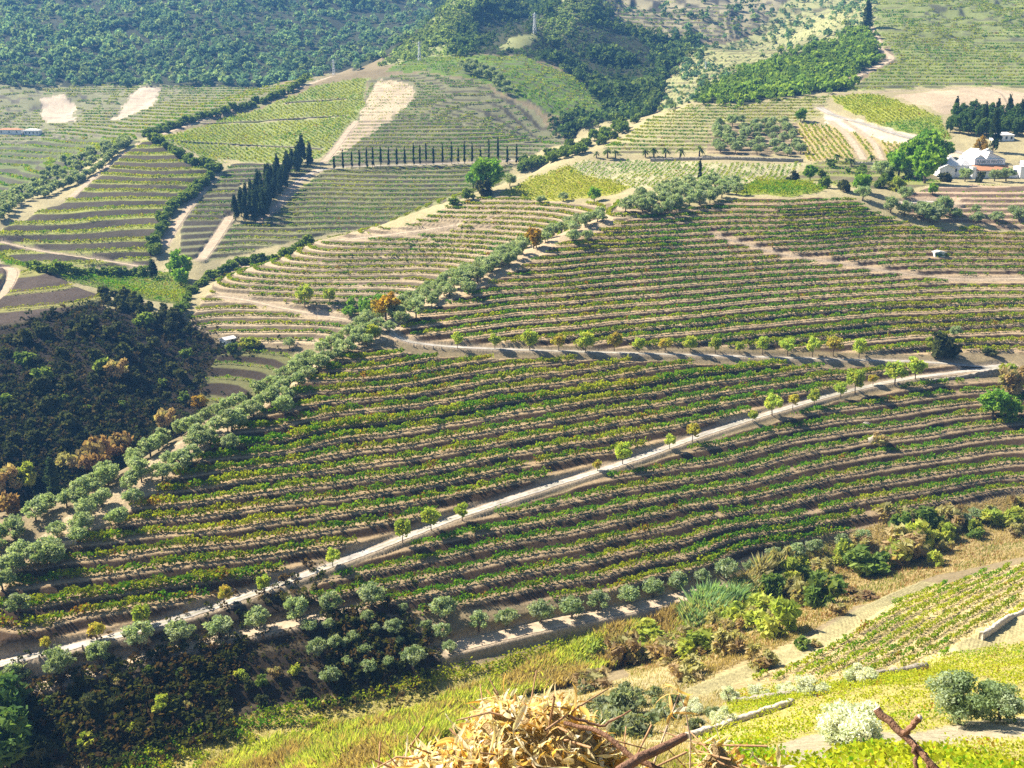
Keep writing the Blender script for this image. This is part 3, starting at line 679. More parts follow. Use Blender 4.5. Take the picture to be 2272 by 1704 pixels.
# ------------------------------------------------------------------ trees and shrubs: one set of meshes per kind, copied object by object
def tube(pts, rad, n=6):
    """tapered tube along points"""
    pts = np.array(pts, float); V = []; Q = []
    for k, p in enumerate(pts):
        d = pts[min(k + 1, len(pts) - 1)] - pts[max(k - 1, 0)]; d /= np.linalg.norm(d) + 1e-9
        a = np.cross(d, (0.3, 1, .2)); a /= np.linalg.norm(a) + 1e-9; b = np.cross(d, a)
        for j in range(n):
            t = 2 * math.pi * j / n; V.append(p + rad[k] * (a * math.cos(t) + b * math.sin(t)))
    for k in range(len(pts) - 1):
        for j in range(n):
            Q.append((k * n + j, k * n + (j + 1) % n, (k + 1) * n + (j + 1) % n, (k + 1) * n + j))
    return np.array(V), np.array(Q)
def join(parts):
    V = []; Q = []; o = 0
    for v, q_ in parts:
        V.append(v); Q.append(np.asarray(q_) + o); o += len(v)
    return np.concatenate(V), np.concatenate(Q)
def crown_pts(g, n, clumps, shape, cz, sx, sz, clr):
    """leaf points gathered in clumps on and inside a crown"""
    cc = []
    while len(cc) < clumps:
        p = g.uniform(-1, 1, 3); r = np.linalg.norm(p)
        if r > 1 or r < .45: continue
        if p[2] < -.75: continue
        cc.append(p)
    cc = np.array(cc)
    if shape == 'cone':
        w = 1 - .9 * (cc[:, 2] + 1) / 2; w = w / 1.0
        cc[:, 0] *= w; cc[:, 1] *= w
    if shape == 'column':
        w = np.minimum(1, 1.15 - .75 * np.clip(cc[:, 2], -1, 1) ** 3 * (cc[:, 2] > 0)) * np.clip(1.2 - .5 * (cc[:, 2] + 1), .15, 1)
        ang = g.uniform(0, 6.28, clumps); rr = np.sqrt(g.random(clumps)); cc[:, 0] = rr * np.cos(ang) * w; cc[:, 1] = rr * np.sin(ang) * w
    k = g.integers(0, clumps, n)
    d = g.normal(size=(n, 3)); d /= np.linalg.norm(d, axis=1)[:, None]; d *= (g.random((n, 1)) ** .5) * clr
    P = cc[k] + d * (1, 1, 1.0)
    P[:, 0] *= sx; P[:, 1] *= sx; P[:, 2] = cz + P[:, 2] * sz
    return P, k
KINDS = {
 # kind: (leaves, clumps, shape, crown centre, half width, half height, clump size, leaf size, colours, trunk height, trunk radius, elong)
 'olive_tree': (1500, 28, 'ball', 2.6, 1.95, 1.45, .40, .26, [(.36, .46, .27), (.44, .52, .35), (.28, .38, .19)], 1.7, .17, 1.5),
 'almond_tree': (950, 24, 'ball', 2.55, 1.4, 1.25, .46, .30, [(.44, .56, .09), (.52, .57, .10), (.38, .52, .09)], 1.7, .09, 1.3),
 'autumn_tree': (850, 24, 'ball', 2.55, 1.4, 1.25, .46, .30, [(.52, .47, .08), (.53, .42, .09), (.46, .47, .08)], 1.7, .09, 1.3),
 'cypress': (520, 46, 'column', 5.6, .62, 5.3, .16, .42, [(.032, .055, .028), (.042, .066, .034)], .8, .16, 1.8),
 'conifer': (900, 44, 'cone', 6.6, 2.6, 6.0, .34, .62, [(.038, .066, .034), (.05, .082, .038), (.06, .09, .035)], 1.6, .22, 1.5),
 'broad_tree': (1300, 34, 'ball', 4.6, 3.1, 3.1, .36, .62, [(.17, .35, .05), (.22, .40, .055), (.27, .44, .06)], 2.4, .28, 1.2),
 'pine_tree': (1000, 26, 'ball', 5.2, 2.9, 3.9, .36, .6, [(.075, .15, .05), (.10, .18, .055), (.13, .21, .06)], 2.0, .25, 1.4),
 'grey_shrub': (900, 18, 'ball', 1.1, 1.5, 1.0, .42, .26, [(.27, .32, .19), (.32, .36, .23), (.24, .30, .15)], .4, .06, 1.8),
 'silver_olive': (1500, 30, 'ball', 2.6, 1.95, 1.45, .36, .24, [(.70, .76, .62), (.80, .84, .74), (.58, .66, .50)], 1.6, .15, 2.0),
 'yellow_tree': (900, 26, 'ball', 4.2, 2.4, 2.9, .36, .55, [(.45, .32, .035), (.42, .27, .04), (.38, .30, .06)], 2.2, .2, 1.2),
 'green_shrub': (620, 16, 'ball', 1.25, 1.45, 1.2, .42, .36, [(.19, .28, .07), (.24, .32, .08), (.15, .24, .06)], .5, .07, 1.6),
 'lime_shrub': (620, 16, 'ball', 1.25, 1.45, 1.3, .42, .34, [(.42, .50, .09), (.50, .54, .12), (.34, .44, .08)], .5, .07, 1.8),
 'dry_shrub': (620, 16, 'ball', 1.25, 1.5, 1.25, .42, .30, [(.48, .39, .21), (.42, .31, .17), (.44, .42, .19)], .5, .07, 2.2),
 'rusty_shrub': (620, 16, 'ball', 1.25, 1.5, 1.25, .42, .34, [(.33, .22, .12), (.27, .18, .10), (.34, .28, .14)], .5, .07, 1.6),
 'dark_shrub': (520, 15, 'ball', 1.25, 1.4, 1.2, .42, .40, [(.095, .115, .055), (.12, .13, .06), (.075, .095, .045)], .5, .08, 1.4),
}
PROTO = {}
def protos(kind, variants=4, mul=1.0, lsz=1.0, key=None):
    key = key or kind
    if key in PROTO: return PROTO[key]
    n, cl_, shape, cz, sx, sz, clr, ls, cols, th, tr, el = KINDS[kind]; out = []
    for v in range(variants):
        g = np.random.default_rng(sum(map(ord, key)) * 31 + v)
        P, k = crown_pts(g, int(n * mul), cl_, shape, cz, sx, sz, clr)
        S = ls * lsz * (.6 + .8 * g.random(len(P)))
        pal = np.array(cols); C_ = pal[g.integers(0, len(pal), cl_)][k] * (.8 + .4 * g.random((len(P), 1)))
        V, Q = leaf_quads(P, S, .3, el, g)
        crown = mesh_np('crown', V, Q, M_LEAF, np.repeat(C_, 4, 0))
        base = [((0, 0, -.5), tr * 1.25), ((.04, .02, th * .45), tr), ((.02 + .1 * g.normal(), .1 * g.normal(), th), tr * .8)]
        parts = [tube([b[0] for b in base], [b[1] for b in base])]
        tip = np.array(base[-1][0])
        if shape == 'ball':
            for j in range(5):
                an = j * 1.26 + g.random(); rr = sx * (.45 + .3 * g.random()); e = np.array((math.cos(an) * rr, math.sin(an) * rr, cz + sz * (.1 + .4 * g.random())))
                m_ = tip * .5 + e * .5 + np.array((0, 0, -.12 * sz)); parts.append(tube([tip, m_, e], [tr * .6, tr * .4, tr * .12], 5))
        else:
            parts.append(tube([tip, (0, 0, cz + sz * .9)], [tr * .8, tr * .1], 5))
        tv, tq = join(parts)
        trunk = mesh_np('trunk', tv, tq, M_BARK, smooth=True)
        out.append((trunk.data, crown.data))
        for o in (trunk, crown): bpy.data.objects.remove(o)
    PROTO[key] = out
    return out
def plant(kind, name, x, y, z, s, label, cat, group=None, key=None, sz=None, rz=None):
    pr = PROTO[key or kind] if (key or kind) in PROTO else protos(kind)
    tm, cm = pr[int(rng.integers(len(pr)))]
    r = bpy.data.objects.new(name, None); COL.objects.link(r)
    r.empty_display_size = .3
    r.location = (x, y, z); j_ = .12 if kind not in ('cypress',) else 0; r.scale = (s * (1 + j_ * rng.uniform(-1, 1)), s * (1 + j_ * rng.uniform(-1, 1)), (sz if sz else s) * (1 + j_ * rng.uniform(-.8, 1))); r.rotation_euler = (0, 0, rng.random() * 6.28 if rz is None else rz)
    for nm_, me in (('trunk', tm), ('crown', cm)):
        c = bpy.data.objects.new(nm_, me); COL.objects.link(c); c.parent = r
    tag(r, label, cat, group); return r
def px_scale(kind, Y, wpx):
    """scale so the crown of a kind is wpx photograph pixels wide at distance Y"""
    return wpx * Y * 1.06 / CF / (2 * KINDS[kind][4] * 1.12)
def ground(u, v, y0, y1):
    x, y, z = at(u, v, ZT, y0, y1); return x, y, float(grid_height(ZT, x, y))
def plant_list(kind, name, pts, y0, y1, label, cat, group, order=lambda p: p[0], key=None, wmul=1.0, tall=1.0):
    """pts: (u, v of the foot, crown width in photo pixels)"""
    for n, (u, v, w) in enumerate(sorted(pts, key=order)):
        x, y, z = ground(u, v, y0, y1); s = px_scale(kind, y, w) * wmul
        plant(kind, name, x, y, z - .05, s, label % nth(n + 1) if '%s' in label else label, cat, group, key, s * tall)
def TL(k, *p): return [T(k, q[0], q[1]) + (q[2] * .34358,) for q in p]

# young trees along the two dirt roads
up = TL(4, (742,800,75),(985,805,80),(1210,815,110),(1395,815,85),(1568,823,105),(1755,822,90),(1915,825,75),(2082,825,80)) + TL(5, (55,825,88),(218,835,85),(373,830,62),(522,838,100),(683,845,100),(845,855,95),(980,848,105),(1145,865,100))
gold = (3, 5, 7, 14)
for n, (u, v, w) in enumerate(sorted(up)):
    x, y, z = ground(u, v - 2, 255, 300); kd = 'autumn_tree' if n in gold else 'almond_tree'
    s = px_scale(kd, y, w) * 1.0
    plant(kd, 'almond_tree', x, y, z - .05, s, '%s young %s tree from the left along the upper dirt road' % (nth(n + 1), 'golden yellow' if n in gold else 'yellow-green'), 'tree', 'young trees along the upper road')
lo = TL(5, (70,1405,95),(460,1275,62),(585,1232,110),(718,1195,80),(855,1165,80),(1025,1120,80),(1120,1090,120),(1235,1040,60),(1375,1035,130),(1510,1000,115)) + TL(4, (1808,1550,110),(2112,1450,80),(1645,1592,60)) + TL(7, (388,210,120),(572,130,115),(772,65,100)) + TL(6, (2150,365,90),(1705,530,100),(1448,605,95),(915,755,130),(625,840,110),(295,912,85))
gold = (0, 1, 3, 9, 12, 15, 19)
for n, (u, v, w) in enumerate(sorted(lo)):
    x, y, z = ground(u, v - 2, 140, 300); kd = 'autumn_tree' if n in gold else 'almond_tree'
    s = px_scale(kd, y, w) * 1.0
    plant(kd, 'almond_tree', x, y, z - .05, s, '%s young %s tree from the left along the lower dirt road' % (nth(n + 1), 'golden yellow' if n in gold else 'yellow-green'), 'tree', 'young trees along the lower road')
plant_list('almond_tree', 'almond_tree', TL(4, (190,745,85)), 240, 300, 'lone yellow-green young tree inside the bend at the upper road left end', 'tree', None)

# olives of the bottom terrace and the shaded grove under it
bot = TL(6, (110,1145,170),(385,1080,210),(650,990,160),(900,890,190),(1165,860,170),(1415,805,165),(1660,760,160),(1915,715,170),(2140,665,160)) + TL(7, (190,615,165),(650,695,160),(880,775,140),(1060,745,150),(1280,720,160),(1480,688,160),(1650,645,140),(1850,603,155),(2005,558,150),(2165,522,140)) + TL(8, (130,472,110),(290,442,150),(440,405,95))
plant_list('olive_tree', 'olive_tree', bot, 135, 230, '%s rounded grey-green olive tree from the left along the bottom bare terrace', 'olive tree', 'olive trees along the bottom terrace')
gro = TL(7, (160,725,110),(330,795,125),(210,785,75),(70,845,85),(390,655,75),(540,765,85),(640,835,130),(690,915,110),(20,885,90),(140,935,105),(370,865,75),(460,1005,170),(300,1005,85),(170,1050,125),(30,1005,80)) + TL(6, (2050,945,150),(2165,890,110),(2130,1120,140),(2000,780,110),(2120,765,95))
plant_list('olive_tree', 'olive_tree', gro, 135, 200, '%s olive tree from the left in the shaded grove below the terrace', 'olive tree', 'olive trees of the shaded grove', wmul=.95)
far_o = TL(8, (590,330,110),(730,318,130),(855,275,110),(1045,255,110),(1165,220,125),(1900,60,100),(1830,90,90),(2010,40,80))
plant_list('olive_tree', 'olive_tree', far_o, 140, 260, '%s silvery olive tree from the left above the bushy stream at the right', 'olive tree', 'olive trees above the stream')

# olives in the belt along the ridge of the main hill
RIDGE = Fs((-20,1262),(60,1200),(150,1140),(250,1068),(350,1000),(450,940),(550,882),(640,830),(720,770),(790,718),(860,684),(940,640),(1020,596),(1090,556),(1160,520),(1240,490),(1310,470))
WID = [120, 110, 96, 82, 74, 70, 64, 56, 44, 36, 34, 34, 34, 26, 20, 16, 14]
rp = []; g = np.random.default_rng(5)
RU = np.array(RIDGE); RD = np.concatenate([[0], np.cumsum(np.hypot(*np.diff(RU, axis=0).T))])
tries = 0
while len(rp) < 170 and tries < 6000:
    tries += 1
    t = g.random() * RD[-1]; u = np.interp(t, RD, RU[:, 0]); v = np.interp(t, RD, RU[:, 1]); wv = np.interp(t, RD, WID)
    o = g.random() ** 1.5 * 1.25 - .22
    x, y, z = at(u + g.normal() * 3, v + o * wv, ZT, 150, 380)
    if o < .04: y += 2 + 7 * g.random(); x -= 1.5 + 2 * g.random(); z = float(grid_height(ZT, x, y))
    if all((x - b[0]) ** 2 + (y - b[1]) ** 2 > (2.35 + 1.6 * (o > .4) + 1.8 * (o > .75)) ** 2 for b in rp): rp.append((x, y, z, t))
rp.sort(key=lambda b: b[3])
for n, (x, y, z, t) in enumerate(rp):
    plant('olive_tree', 'olive_tree', x, y, float(grid_height(ZT, x, y)) - .1, (.74 + .30 * g.random()), '%s grey-green olive tree up the left ridge belt of the main hill' % nth(n + 1), 'olive tree', 'olive trees along the left ridge')
plant_list('yellow_tree', 'fig_tree', TL(4, (280,610,150),(1235,150,110)), 240, 340, '%s bright yellow-green round tree from the left among the ridge olives', 'tree', 'yellow-green trees on the ridge', tall=.8)
plant_list('olive_tree', 'olive_tree', TL(4, (345,620,105),(480,550,75),(590,505,75),(690,465,85),(800,415,85),(960,300,100),(1075,275,95),(1160,190,85),(1490,115,85),(1580,105,80),(890,350,80),(815,330,80)) + TL(3, (1500,1330,160),(1360,1420,105),(1240,1535,140),(1050,1650,140),(1640,1240,120),(1750,1170,110),(1850,1060,105),(1965,970,110)), 150, 380, '%s dark rounded olive tree from the left beside the terrace ends on the ridge', 'olive tree', 'olive trees at the terrace ends')

# plateau olives on top of the main hill, grove behind, olives by the house terraces
def scatter(poly, n, gap, y0, y1, seed):
    g = np.random.default_rng(seed); p = np.array(poly); out = []
    for _ in range(n * 60):
        if len(out) >= n: break
        u = g.uniform(p[:, 0].min(), p[:, 0].max()); v = g.uniform(p[:, 1].min(), p[:, 1].max())
        if not inside(poly, np.array([u]), np.array([v]))[0]: continue
        x, y, z = at(u, v, ZT, y0, y1)
        if all((x - b[0]) ** 2 + (y - b[1]) ** 2 > gap * gap for b in out): out.append((x, y, float(grid_height(ZT, x, y)), u, v))
    return sorted(out, key=lambda b: b[3])
def plant_scatter(kind, name, pts, s0, s1, label, cat, group, tall=1.0, key=None):
    for n, (x, y, z, u, v) in enumerate(pts):
        s = s0 + (s1 - s0) * rng.random()
        plant(kind, name, x, y, z - .1, s, label % nth(n + 1) if '%s' in label else label, cat, group, key, s * tall)
plant_scatter('olive_tree', 'olive_tree', scatter(Fs((1330,468),(1370,440),(1470,402),(1600,400),(1595,425),(1500,450),(1430,470)), 48, 4.2, 350, 425, 3), .9, 1.3, '%s olive tree from the left in the grove on top of the main hill', 'olive tree', 'olive trees on the hilltop')
plant_scatter('olive_tree', 'olive_tree', scatter(Fs((1545,275),(1590,268),(1700,272),(1735,325),(1725,338),(1600,335),(1535,330)), 50, 5.0, 455, 560, 4), .95, 1.35, '%s olive tree from the left in the square grove beyond the plateau', 'olive tree', 'olive trees of the far grove')
plant_list('olive_tree', 'olive_tree', TL(2, (1350,1375,95),(1440,1395,100),(1560,1425,120),(1650,1435,110),(1690,1385,110),(1540,1385,90),(1770,1415,75),(1900,1445,80),(2030,1440,80),(2190,1440,110),(1900,1385,60),(1620,1450,100),(2140,1400,70)), 340, 420, '%s olive tree from the left in the line below the white estate', 'olive tree', 'olive trees below the estate')

# cypresses
cyp = [(640 + x * .2712, 280 + yb * .2712, h * .2712) for x, yb, h in ((375,352,102),(448,358,160),(520,350,130),(583,347,135),(642,345,160),(692,343,155),(756,342,160),(821,333,155),(887,325,145),(953,322,150),(1025,322,170),(1077,316,150),(1126,315,165),(1187,316,140),(1261,312,165),(1335,310,170),(1390,308,120),(1440,308,170),(1503,306,165),(1571,305,130),(1640,304,180),(1714,305,205),(1791,306,130),(1867,308,150))]
protos('cypress')
for n, (u, v, h) in enumerate(cyp):
    x, y, z = ground(u, v, 520, 610); sz = h * y * 1.05 / CF / 11.0
    plant('cypress', 'cypress', x, y, z - .1, .85 + .25 * rng.random(), '%s slender dark cypress from the left in the straight line across the slope' % nth(n + 1), 'cypress', 'cypresses in the line', sz=sz)
x, y, z = ground(*T(2, 118, 1158), 380, 520)
plant('cypress', 'cypress', x, y, z - .1, 1.25, 'lone dark cypress standing beside the pale plateau vineyard', 'cypress', sz=125 * .34358 * y * 1.05 / CF / 11.0)
plant_scatter('conifer', 'conifer', scatter(Ts(0, (1505,1425),(1560,1450),(1680,1445),(1770,1330),(1850,1210),(1930,1110),(2010,1080),(1960,1040),(1850,1120),(1700,1220),(1570,1340)), 40, 4.2, 440, 600, 6), .75, 1.05, '%s dark conifer from the left in the dense clump beside the pale track', 'conifer', 'conifers of the dark clump')
cw = scatter(Ts(2, (1690,860),(1740,770),(1850,760),(2050,745),(2260,745),(2260,890),(1990,885),(1850,885)), 62, 4.2, 440, 620, 8)
for n, (x, y, z, u, v) in enumerate(cw):
    kd, nm_ = (('conifer', 'conifer') if n % 9 == 4 else ('pine_tree', 'pine_tree'))
    plant(kd, nm_, x, y, z - .1, .6 + .45 * rng.random(), '%s dark %s from the left in the wood behind the white estate' % (nth(n + 1), 'pointed conifer' if kd == 'conifer' else 'rounded pine'), 'tree', 'trees of the wood behind the estate')
plant_list('conifer', 'conifer', TL(2, (2010,985,100)), 400, 520, 'tall dark conifer standing alone behind the white estate roofs', 'conifer', None)

# broad trees and shrubs by the estate and on the second hill
def ones(rows):
    for kind, name, k, x, yb, w, y0, y1, label, tall in rows:
        plant_list(kind, name, TL(k, (x, yb, w)), y0, y1, label, 'shrub' if 'shrub' in name else ('olive tree' if 'olive' in name else 'tree'), None, tall=tall)
ones([
 ('broad_tree','broad_tree',1,940,1245,185,430,540,'big rounded bright green tree beside the yellow vine patch',1.0),
 ('broad_tree','broad_tree',1,845,1215,100,430,560,'smaller dark green tree left of the big rounded tree',1.0),
 ('dark_shrub','shrub',1,915,1265,120,430,520,'dark low shrub under the big rounded green tree',1.0),
 ('olive_tree','olive_tree',1,1080,1205,85,430,520,'single olive right of the big rounded green tree',1.0),
 ('green_shrub','shrub',1,815,1290,85,430,520,'round green shrub left of the yellow vine patch',1.0),
 ('green_shrub','shrub',1,715,1330,70,430,500,'low green shrub on the edge of the second hill crest',.8),
 ('olive_tree','olive_tree',1,1280,1320,60,390,480,'small olive below the yellow vine patch',1.0),
 ('olive_tree','olive_tree',1,1425,1300,60,390,480,'small pale olive under the bright green vine corner',1.0),
 ('broad_tree','broad_tree',1,1625,1305,85,380,480,'small dark green tree alone behind the hilltop olives',1.0),
 ('broad_tree','broad_tree',2,1400,1150,150,400,480,'dark green tree at the left end of the estate trees',1.0),
 ('broad_tree','broad_tree',2,1490,1100,165,420,500,'tall bright green tree behind the estate garden',1.05),
 ('broad_tree','broad_tree',2,1590,1040,170,430,520,'broad light green tree up the bank behind the estate',.9),
 ('broad_tree','broad_tree',2,1690,1030,120,430,520,'rounded green tree just above the estate roofs',.9),
 ('broad_tree','broad_tree',2,1570,1185,165,400,470,'leafy green tree close left of the white estate',1.1),
 ('broad_tree','broad_tree',2,1640,1130,130,410,480,'green tree touching the left white gable of the estate',1.1),
 ('yellow_tree','yellow_tree',2,1925,1045,90,430,500,'golden yellow tree rising between the estate roofs',1.1),
 ('olive_tree','olive_tree',2,1490,1165,110,400,470,'olive in front of the green estate trees',1.0),
 ('olive_tree','olive_tree',2,1290,1150,115,400,470,'pale olive left of the dark estate tree',1.0),
 ('lime_shrub','shrub',2,1385,1235,95,390,450,'yellow-green bush by the estate drive',1.0),
 ('olive_tree','olive_tree',2,1445,1300,95,370,430,'leaning olive beside the pale estate yard',1.0),
 ('broad_tree','broad_tree',2,1165,1245,105,390,450,'round green tree on the hilltop right of the bright vines',.9),
 ('dark_shrub','shrub',2,1045,1235,90,390,460,'dark round bush right of the bright hilltop vines',1.0),
 ('olive_tree','olive_tree',2,1170,1295,90,370,430,'low olive at the top corner of the main vineyard',1.0),
 ('green_shrub','shrub',2,930,1215,80,390,460,'green bush at the end of the bright hilltop vines',1.0),
 ('broad_tree','broad_tree',2,830,1165,90,390,470,'small green tree beside the lane below the plateau',.9),
 ('dark_shrub','shrub',2,715,1175,85,390,470,'dark bush at the foot of the plateau lane',1.0),
 ('broad_tree','broad_tree',2,1620,1255,60,370,440,'little green tree in front of the estate wall',1.0),
 ('dark_shrub','shrub',2,1925,1178,65,400,460,'round clipped dark bush against the white estate wall',1.1),
 ('olive_tree','olive_tree',2,1830,1172,85,400,460,'small olive in front of the white estate pier',1.0),
 ('olive_tree','olive_tree',2,2020,1172,75,400,460,'small olive right of the clipped dark bush',1.0),
 ('olive_tree','olive_tree',2,2095,1172,95,400,460,'spreading olive by the orange estate wall',1.0),
 ('dark_shrub','shrub',2,1700,1175,90,395,460,'dark hedge bush below the left estate gable',.8),
 ('broad_tree','broad_tree',2,770,790,65,470,600,'small dark round tree above the far grove',1.0),
 ('conifer','conifer',2,1195,190,90,600,900,'tall dark tree at the top of the wooded wedge',.8),
])
plant_scatter('green_shrub', 'shrub', scatter(Fs((1750,352),(1900,350),(2000,360),(2020,392),(1900,408),(1760,392)), 26, 3.6, 400, 475, 91), .7, 1.5, '%s green garden shrub from the left on the slope below the plateau', 'shrub', 'garden shrubs left of the estate')
plant_scatter('green_shrub', 'shrub', scatter(Ts(1, (1120,1090),(1180,1040),(1300,1010),(1480,950),(1640,900),(1760,840),(1880,760),(1960,720),(1900,800),(1780,880),(1640,950),(1480,1010),(1300,1070),(1180,1130)), 36, 4.5, 470, 640, 12), 1.2, 2.4, '%s green shrub from the left along the seam beside the far plateau', 'shrub', 'shrubs along the plateau seam')
plant_scatter('broad_tree', 'broad_tree', scatter(Ts(4, (0,580),(60,520),(160,530),(290,510),(310,540),(200,590),(60,610)), 9, 4.5, 330, 380, 14), .5, .8, '%s dark tree from the left in the hollow of the second hill', 'tree', 'trees in the hollow')
plant_list('almond_tree', 'almond_tree', TL(3, (1970,530,105),(2130,510,80)), 330, 400, '%s yellow-green tree from the left on the second hill track', 'tree', 'trees on the second hill track')

FAR_OLIVES = []
# hedges and lines of trees on the far left hillside
def along(pts, n, y0, y1, jit, seed):
    g = np.random.default_rng(seed); p = np.array(pts); d = np.concatenate([[0], np.cumsum(np.hypot(*np.diff(p, axis=0).T))]); out = []
    for k in range(n):
        t = (k + .5 + .5 * (g.random() - .5)) / n * d[-1]
        x, y, z = at(np.interp(t, d, p[:, 0]) + g.normal() * jit, np.interp(t, d, p[:, 1]) + g.normal() * jit * .6, ZT, y0, y1)
        out.append((x, y, float(grid_height(ZT, x, y)), t, 0))
    return out
plant_scatter('green_shrub', 'hedge_tree', along(Ts(0, (925,885),(1060,850),(1200,800),(1400,745),(1640,685),(1850,610),(1990,515)), 60, 590, 800, 3, 1), 1.1, 1.9, '%s dark tree up the hedgerow along the pale crest track', 'tree', 'trees of the crest hedgerow')
plant_scatter('green_shrub', 'hedge_tree', along(Ts(0, (1000,1650),(985,1590),(1040,1490),(1075,1400),(1140,1320),(1230,1270),(1300,1215),(1370,1165)), 56, 420, 560, 4, 2), .9, 1.8, '%s bushy tree up the strip beside the bare gully on the left hillside', 'tree', 'trees of the gully strip')
plant_scatter('green_shrub', 'hedge_tree', along(Ts(0, (990,905),(1060,950),(1140,990),(1200,1030),(1270,1068),(1350,1090),(1410,1120)), 30, 500, 620, 2, 3), 1.2, 2.0, '%s dark tree down the slanting hedge on the left hillside', 'tree', 'trees of the slanting hedge')
FAR_OLIVES.append((along(Ts(0, (0,1430),(100,1345),(200,1290),(300,1270),(420,1210),(520,1180),(620,1120),(700,1050),(760,985),(840,930)), 48, 440, 640, 3, 4), .8, 1.3))
FAR_OLIVES.append((scatter(Ts(0, (0,1310),(150,1225),(300,1125),(420,1060),(600,980),(880,900),(760,960),(640,1060),(420,1180),(160,1270),(0,1380)), 60, 6, 480, 720, 16), .8, 1.3))
FAR_OLIVES.append((scatter(Ts(1, (740,450),(850,430),(980,480),(1060,560),(1180,620),(1060,620),(900,520)), 36, 6, 620, 860, 17), 1.0, 1.6))
plant_scatter('green_shrub', 'hedge_tree', along(Ts(3, (180,270),(300,310),(420,320),(520,325),(620,322),(740,325),(860,320),(940,330)), 22, 360, 450, 3, 5), 1.0, 1.7, '%s small tree from the left along the valley terrace edge', 'tree', 'trees along the valley edge')
ones([
 ('broad_tree','broad_tree',3,1160,345,165,360,460,'broad green tree at the head of the left gully',1.0),
 ('conifer','conifer',3,990,345,85,360,460,'grey-green pointed tree left of the broad gully tree',.6),
 ('conifer','conifer',3,910,530,70,340,420,'pale pointed conifer behind the scrubby spur',.55),
 ('broad_tree','broad_tree',3,1170,395,100,350,430,'smaller green tree under the broad gully tree',1.0),
])
plant_scatter('green_shrub', 'shrub', along(Ts(3, (1130,600),(1190,540),(1230,470),(1280,420),(1350,360),(1440,300),(1560,230),(1680,170),(1850,110),(2000,90)), 36, 340, 440, 3, 7), .9, 1.6, '%s green shrub up the left edge of the second hill', 'shrub', 'shrubs edging the second hill')
plant_scatter('dark_shrub', 'shrub', scatter(Ts(3, (640,460),(760,440),(900,500),(1100,560),(1180,620),(1280,700),(1200,720),(1000,640),(860,570),(700,520)), 32, 3.6, 310, 400, 18), .9, 1.7, '%s dark green shrub from the left along the scrubby spur top', 'shrub', 'shrubs on the spur top')
# scrub of the shaded slope
sc = scatter(Ts(3, (0,760),(120,700),(300,660),(560,620),(760,560),(1000,640),(1250,760),(1380,900),(1240,1080),(1050,1250),(900,1350),(600,1450),(300,1500),(0,1600)), 58, 4.4, 225, 345, 19)
for n, (x, y, z, u, v) in enumerate(sc):
    kd = ('dark_shrub', 'dark_shrub', 'green_shrub', 'dark_shrub', 'dark_shrub', 'dark_shrub')[n % 6]
    w_ = {'dark_shrub': 'dark green', 'green_shrub': 'mid green', 'dry_shrub': 'brownish dry', 'rusty_shrub': 'rusty brown'}[kd]
    plant(kd, 'shrub', x, y, z - .15, .8 + 1.2 * rng.random() ** 1.5, '%s wild shrub, %s, from the left on the shaded scrub slope' % (nth(n + 1), w_), 'shrub', 'wild shrubs on the shaded slope')
ones([
 ('dry_shrub','tree',3,765,985,140,250,330,'olive-brown rounded tree in the middle of the dark scrub slope',1.1),
 ('rusty_shrub','tree',3,620,1570,210,200,300,'large rust-brown tree at the foot of the scrub slope',1.2),
 ('rusty_shrub','tree',3,770,1480,170,200,300,'orange-brown bushy tree right of the large rusty one',1.0),
 ('dry_shrub','tree',3,440,1580,160,200,300,'tan leafy tree left of the large rusty one',1.1),
 ('lime_shrub','tree',3,180,1680,130,180,290,'bright yellow-green tree at the lower left behind the ridge',1.5),
 ('conifer','conifer',3,350,1760,150,180,280,'blue-green conifer at the lower left behind the ridge',.75),
 ('yellow_tree','tree',3,1290,1200,120,240,330,'yellow tree peeping over the ridge olives',.7),
 ('dry_shrub','tree',3,1080,1310,150,230,310,'brown bushy tree behind the ridge olives',1.1),
 ('green_shrub','tree',3,1190,1150,80,240,330,'small green tree beside the yellow one behind the ridge',1.2),
 ('dry_shrub','tree',3,60,1720,180,180,280,'brown bare-looking tree at the left edge behind the ridge',1.3),
 ('rusty_shrub','tree',6,50,20,160,170,260,'reddish brown tree at the far left edge',1.2),
 ('green_shrub','shrub',3,1500,825,80,310,360,'round green bush right of the white hut',1.0),
 ('lime_shrub','shrub',3,1610,790,110,310,370,'yellow-green bush above the dark gully terraces',.7),
 ('olive_tree','olive_tree',3,1870,795,80,300,370,'olive tree at the end of the dark gully terraces',1.0),
])
# dark bank under the olive terrace
bk = TL(6, (960,1050,75),(1215,1205,60),(1395,1185,60),(740,1270,110),(600,1300,160),(1060,1300,160),(420,1310,85),(1210,1280,75),(960,1195,95),(1560,1090,90),(1610,1150,85),(1690,1125,90),(1770,1070,90),(1910,1055,95),(1960,1190,90),(1690,1240,90),(1480,1315,75),(570,1500,125),(660,1490,70),(890,1335,55),(1310,1190,70),(1080,1180,70),(300,1250,90),(760,1120,100),(860,1420,80),(980,1430,70),(1200,1440,90),(500,1380,80),(1440,1040,60),(1160,1060,70))
for n, (u, v, w) in enumerate(sorted(bk)):
    kd = ('green_shrub', 'dark_shrub', 'dry_shrub', 'lime_shrub', 'dark_shrub')[n % 5]; x, y, z = ground(u, v, 130, 175)
    plant(kd, 'shrub', x, y, z - .1, px_scale(kd, y, w), '%s bush from the left on the dark bank under the olive terrace' % nth(n + 1), 'shrub', 'bushes on the dark bank')
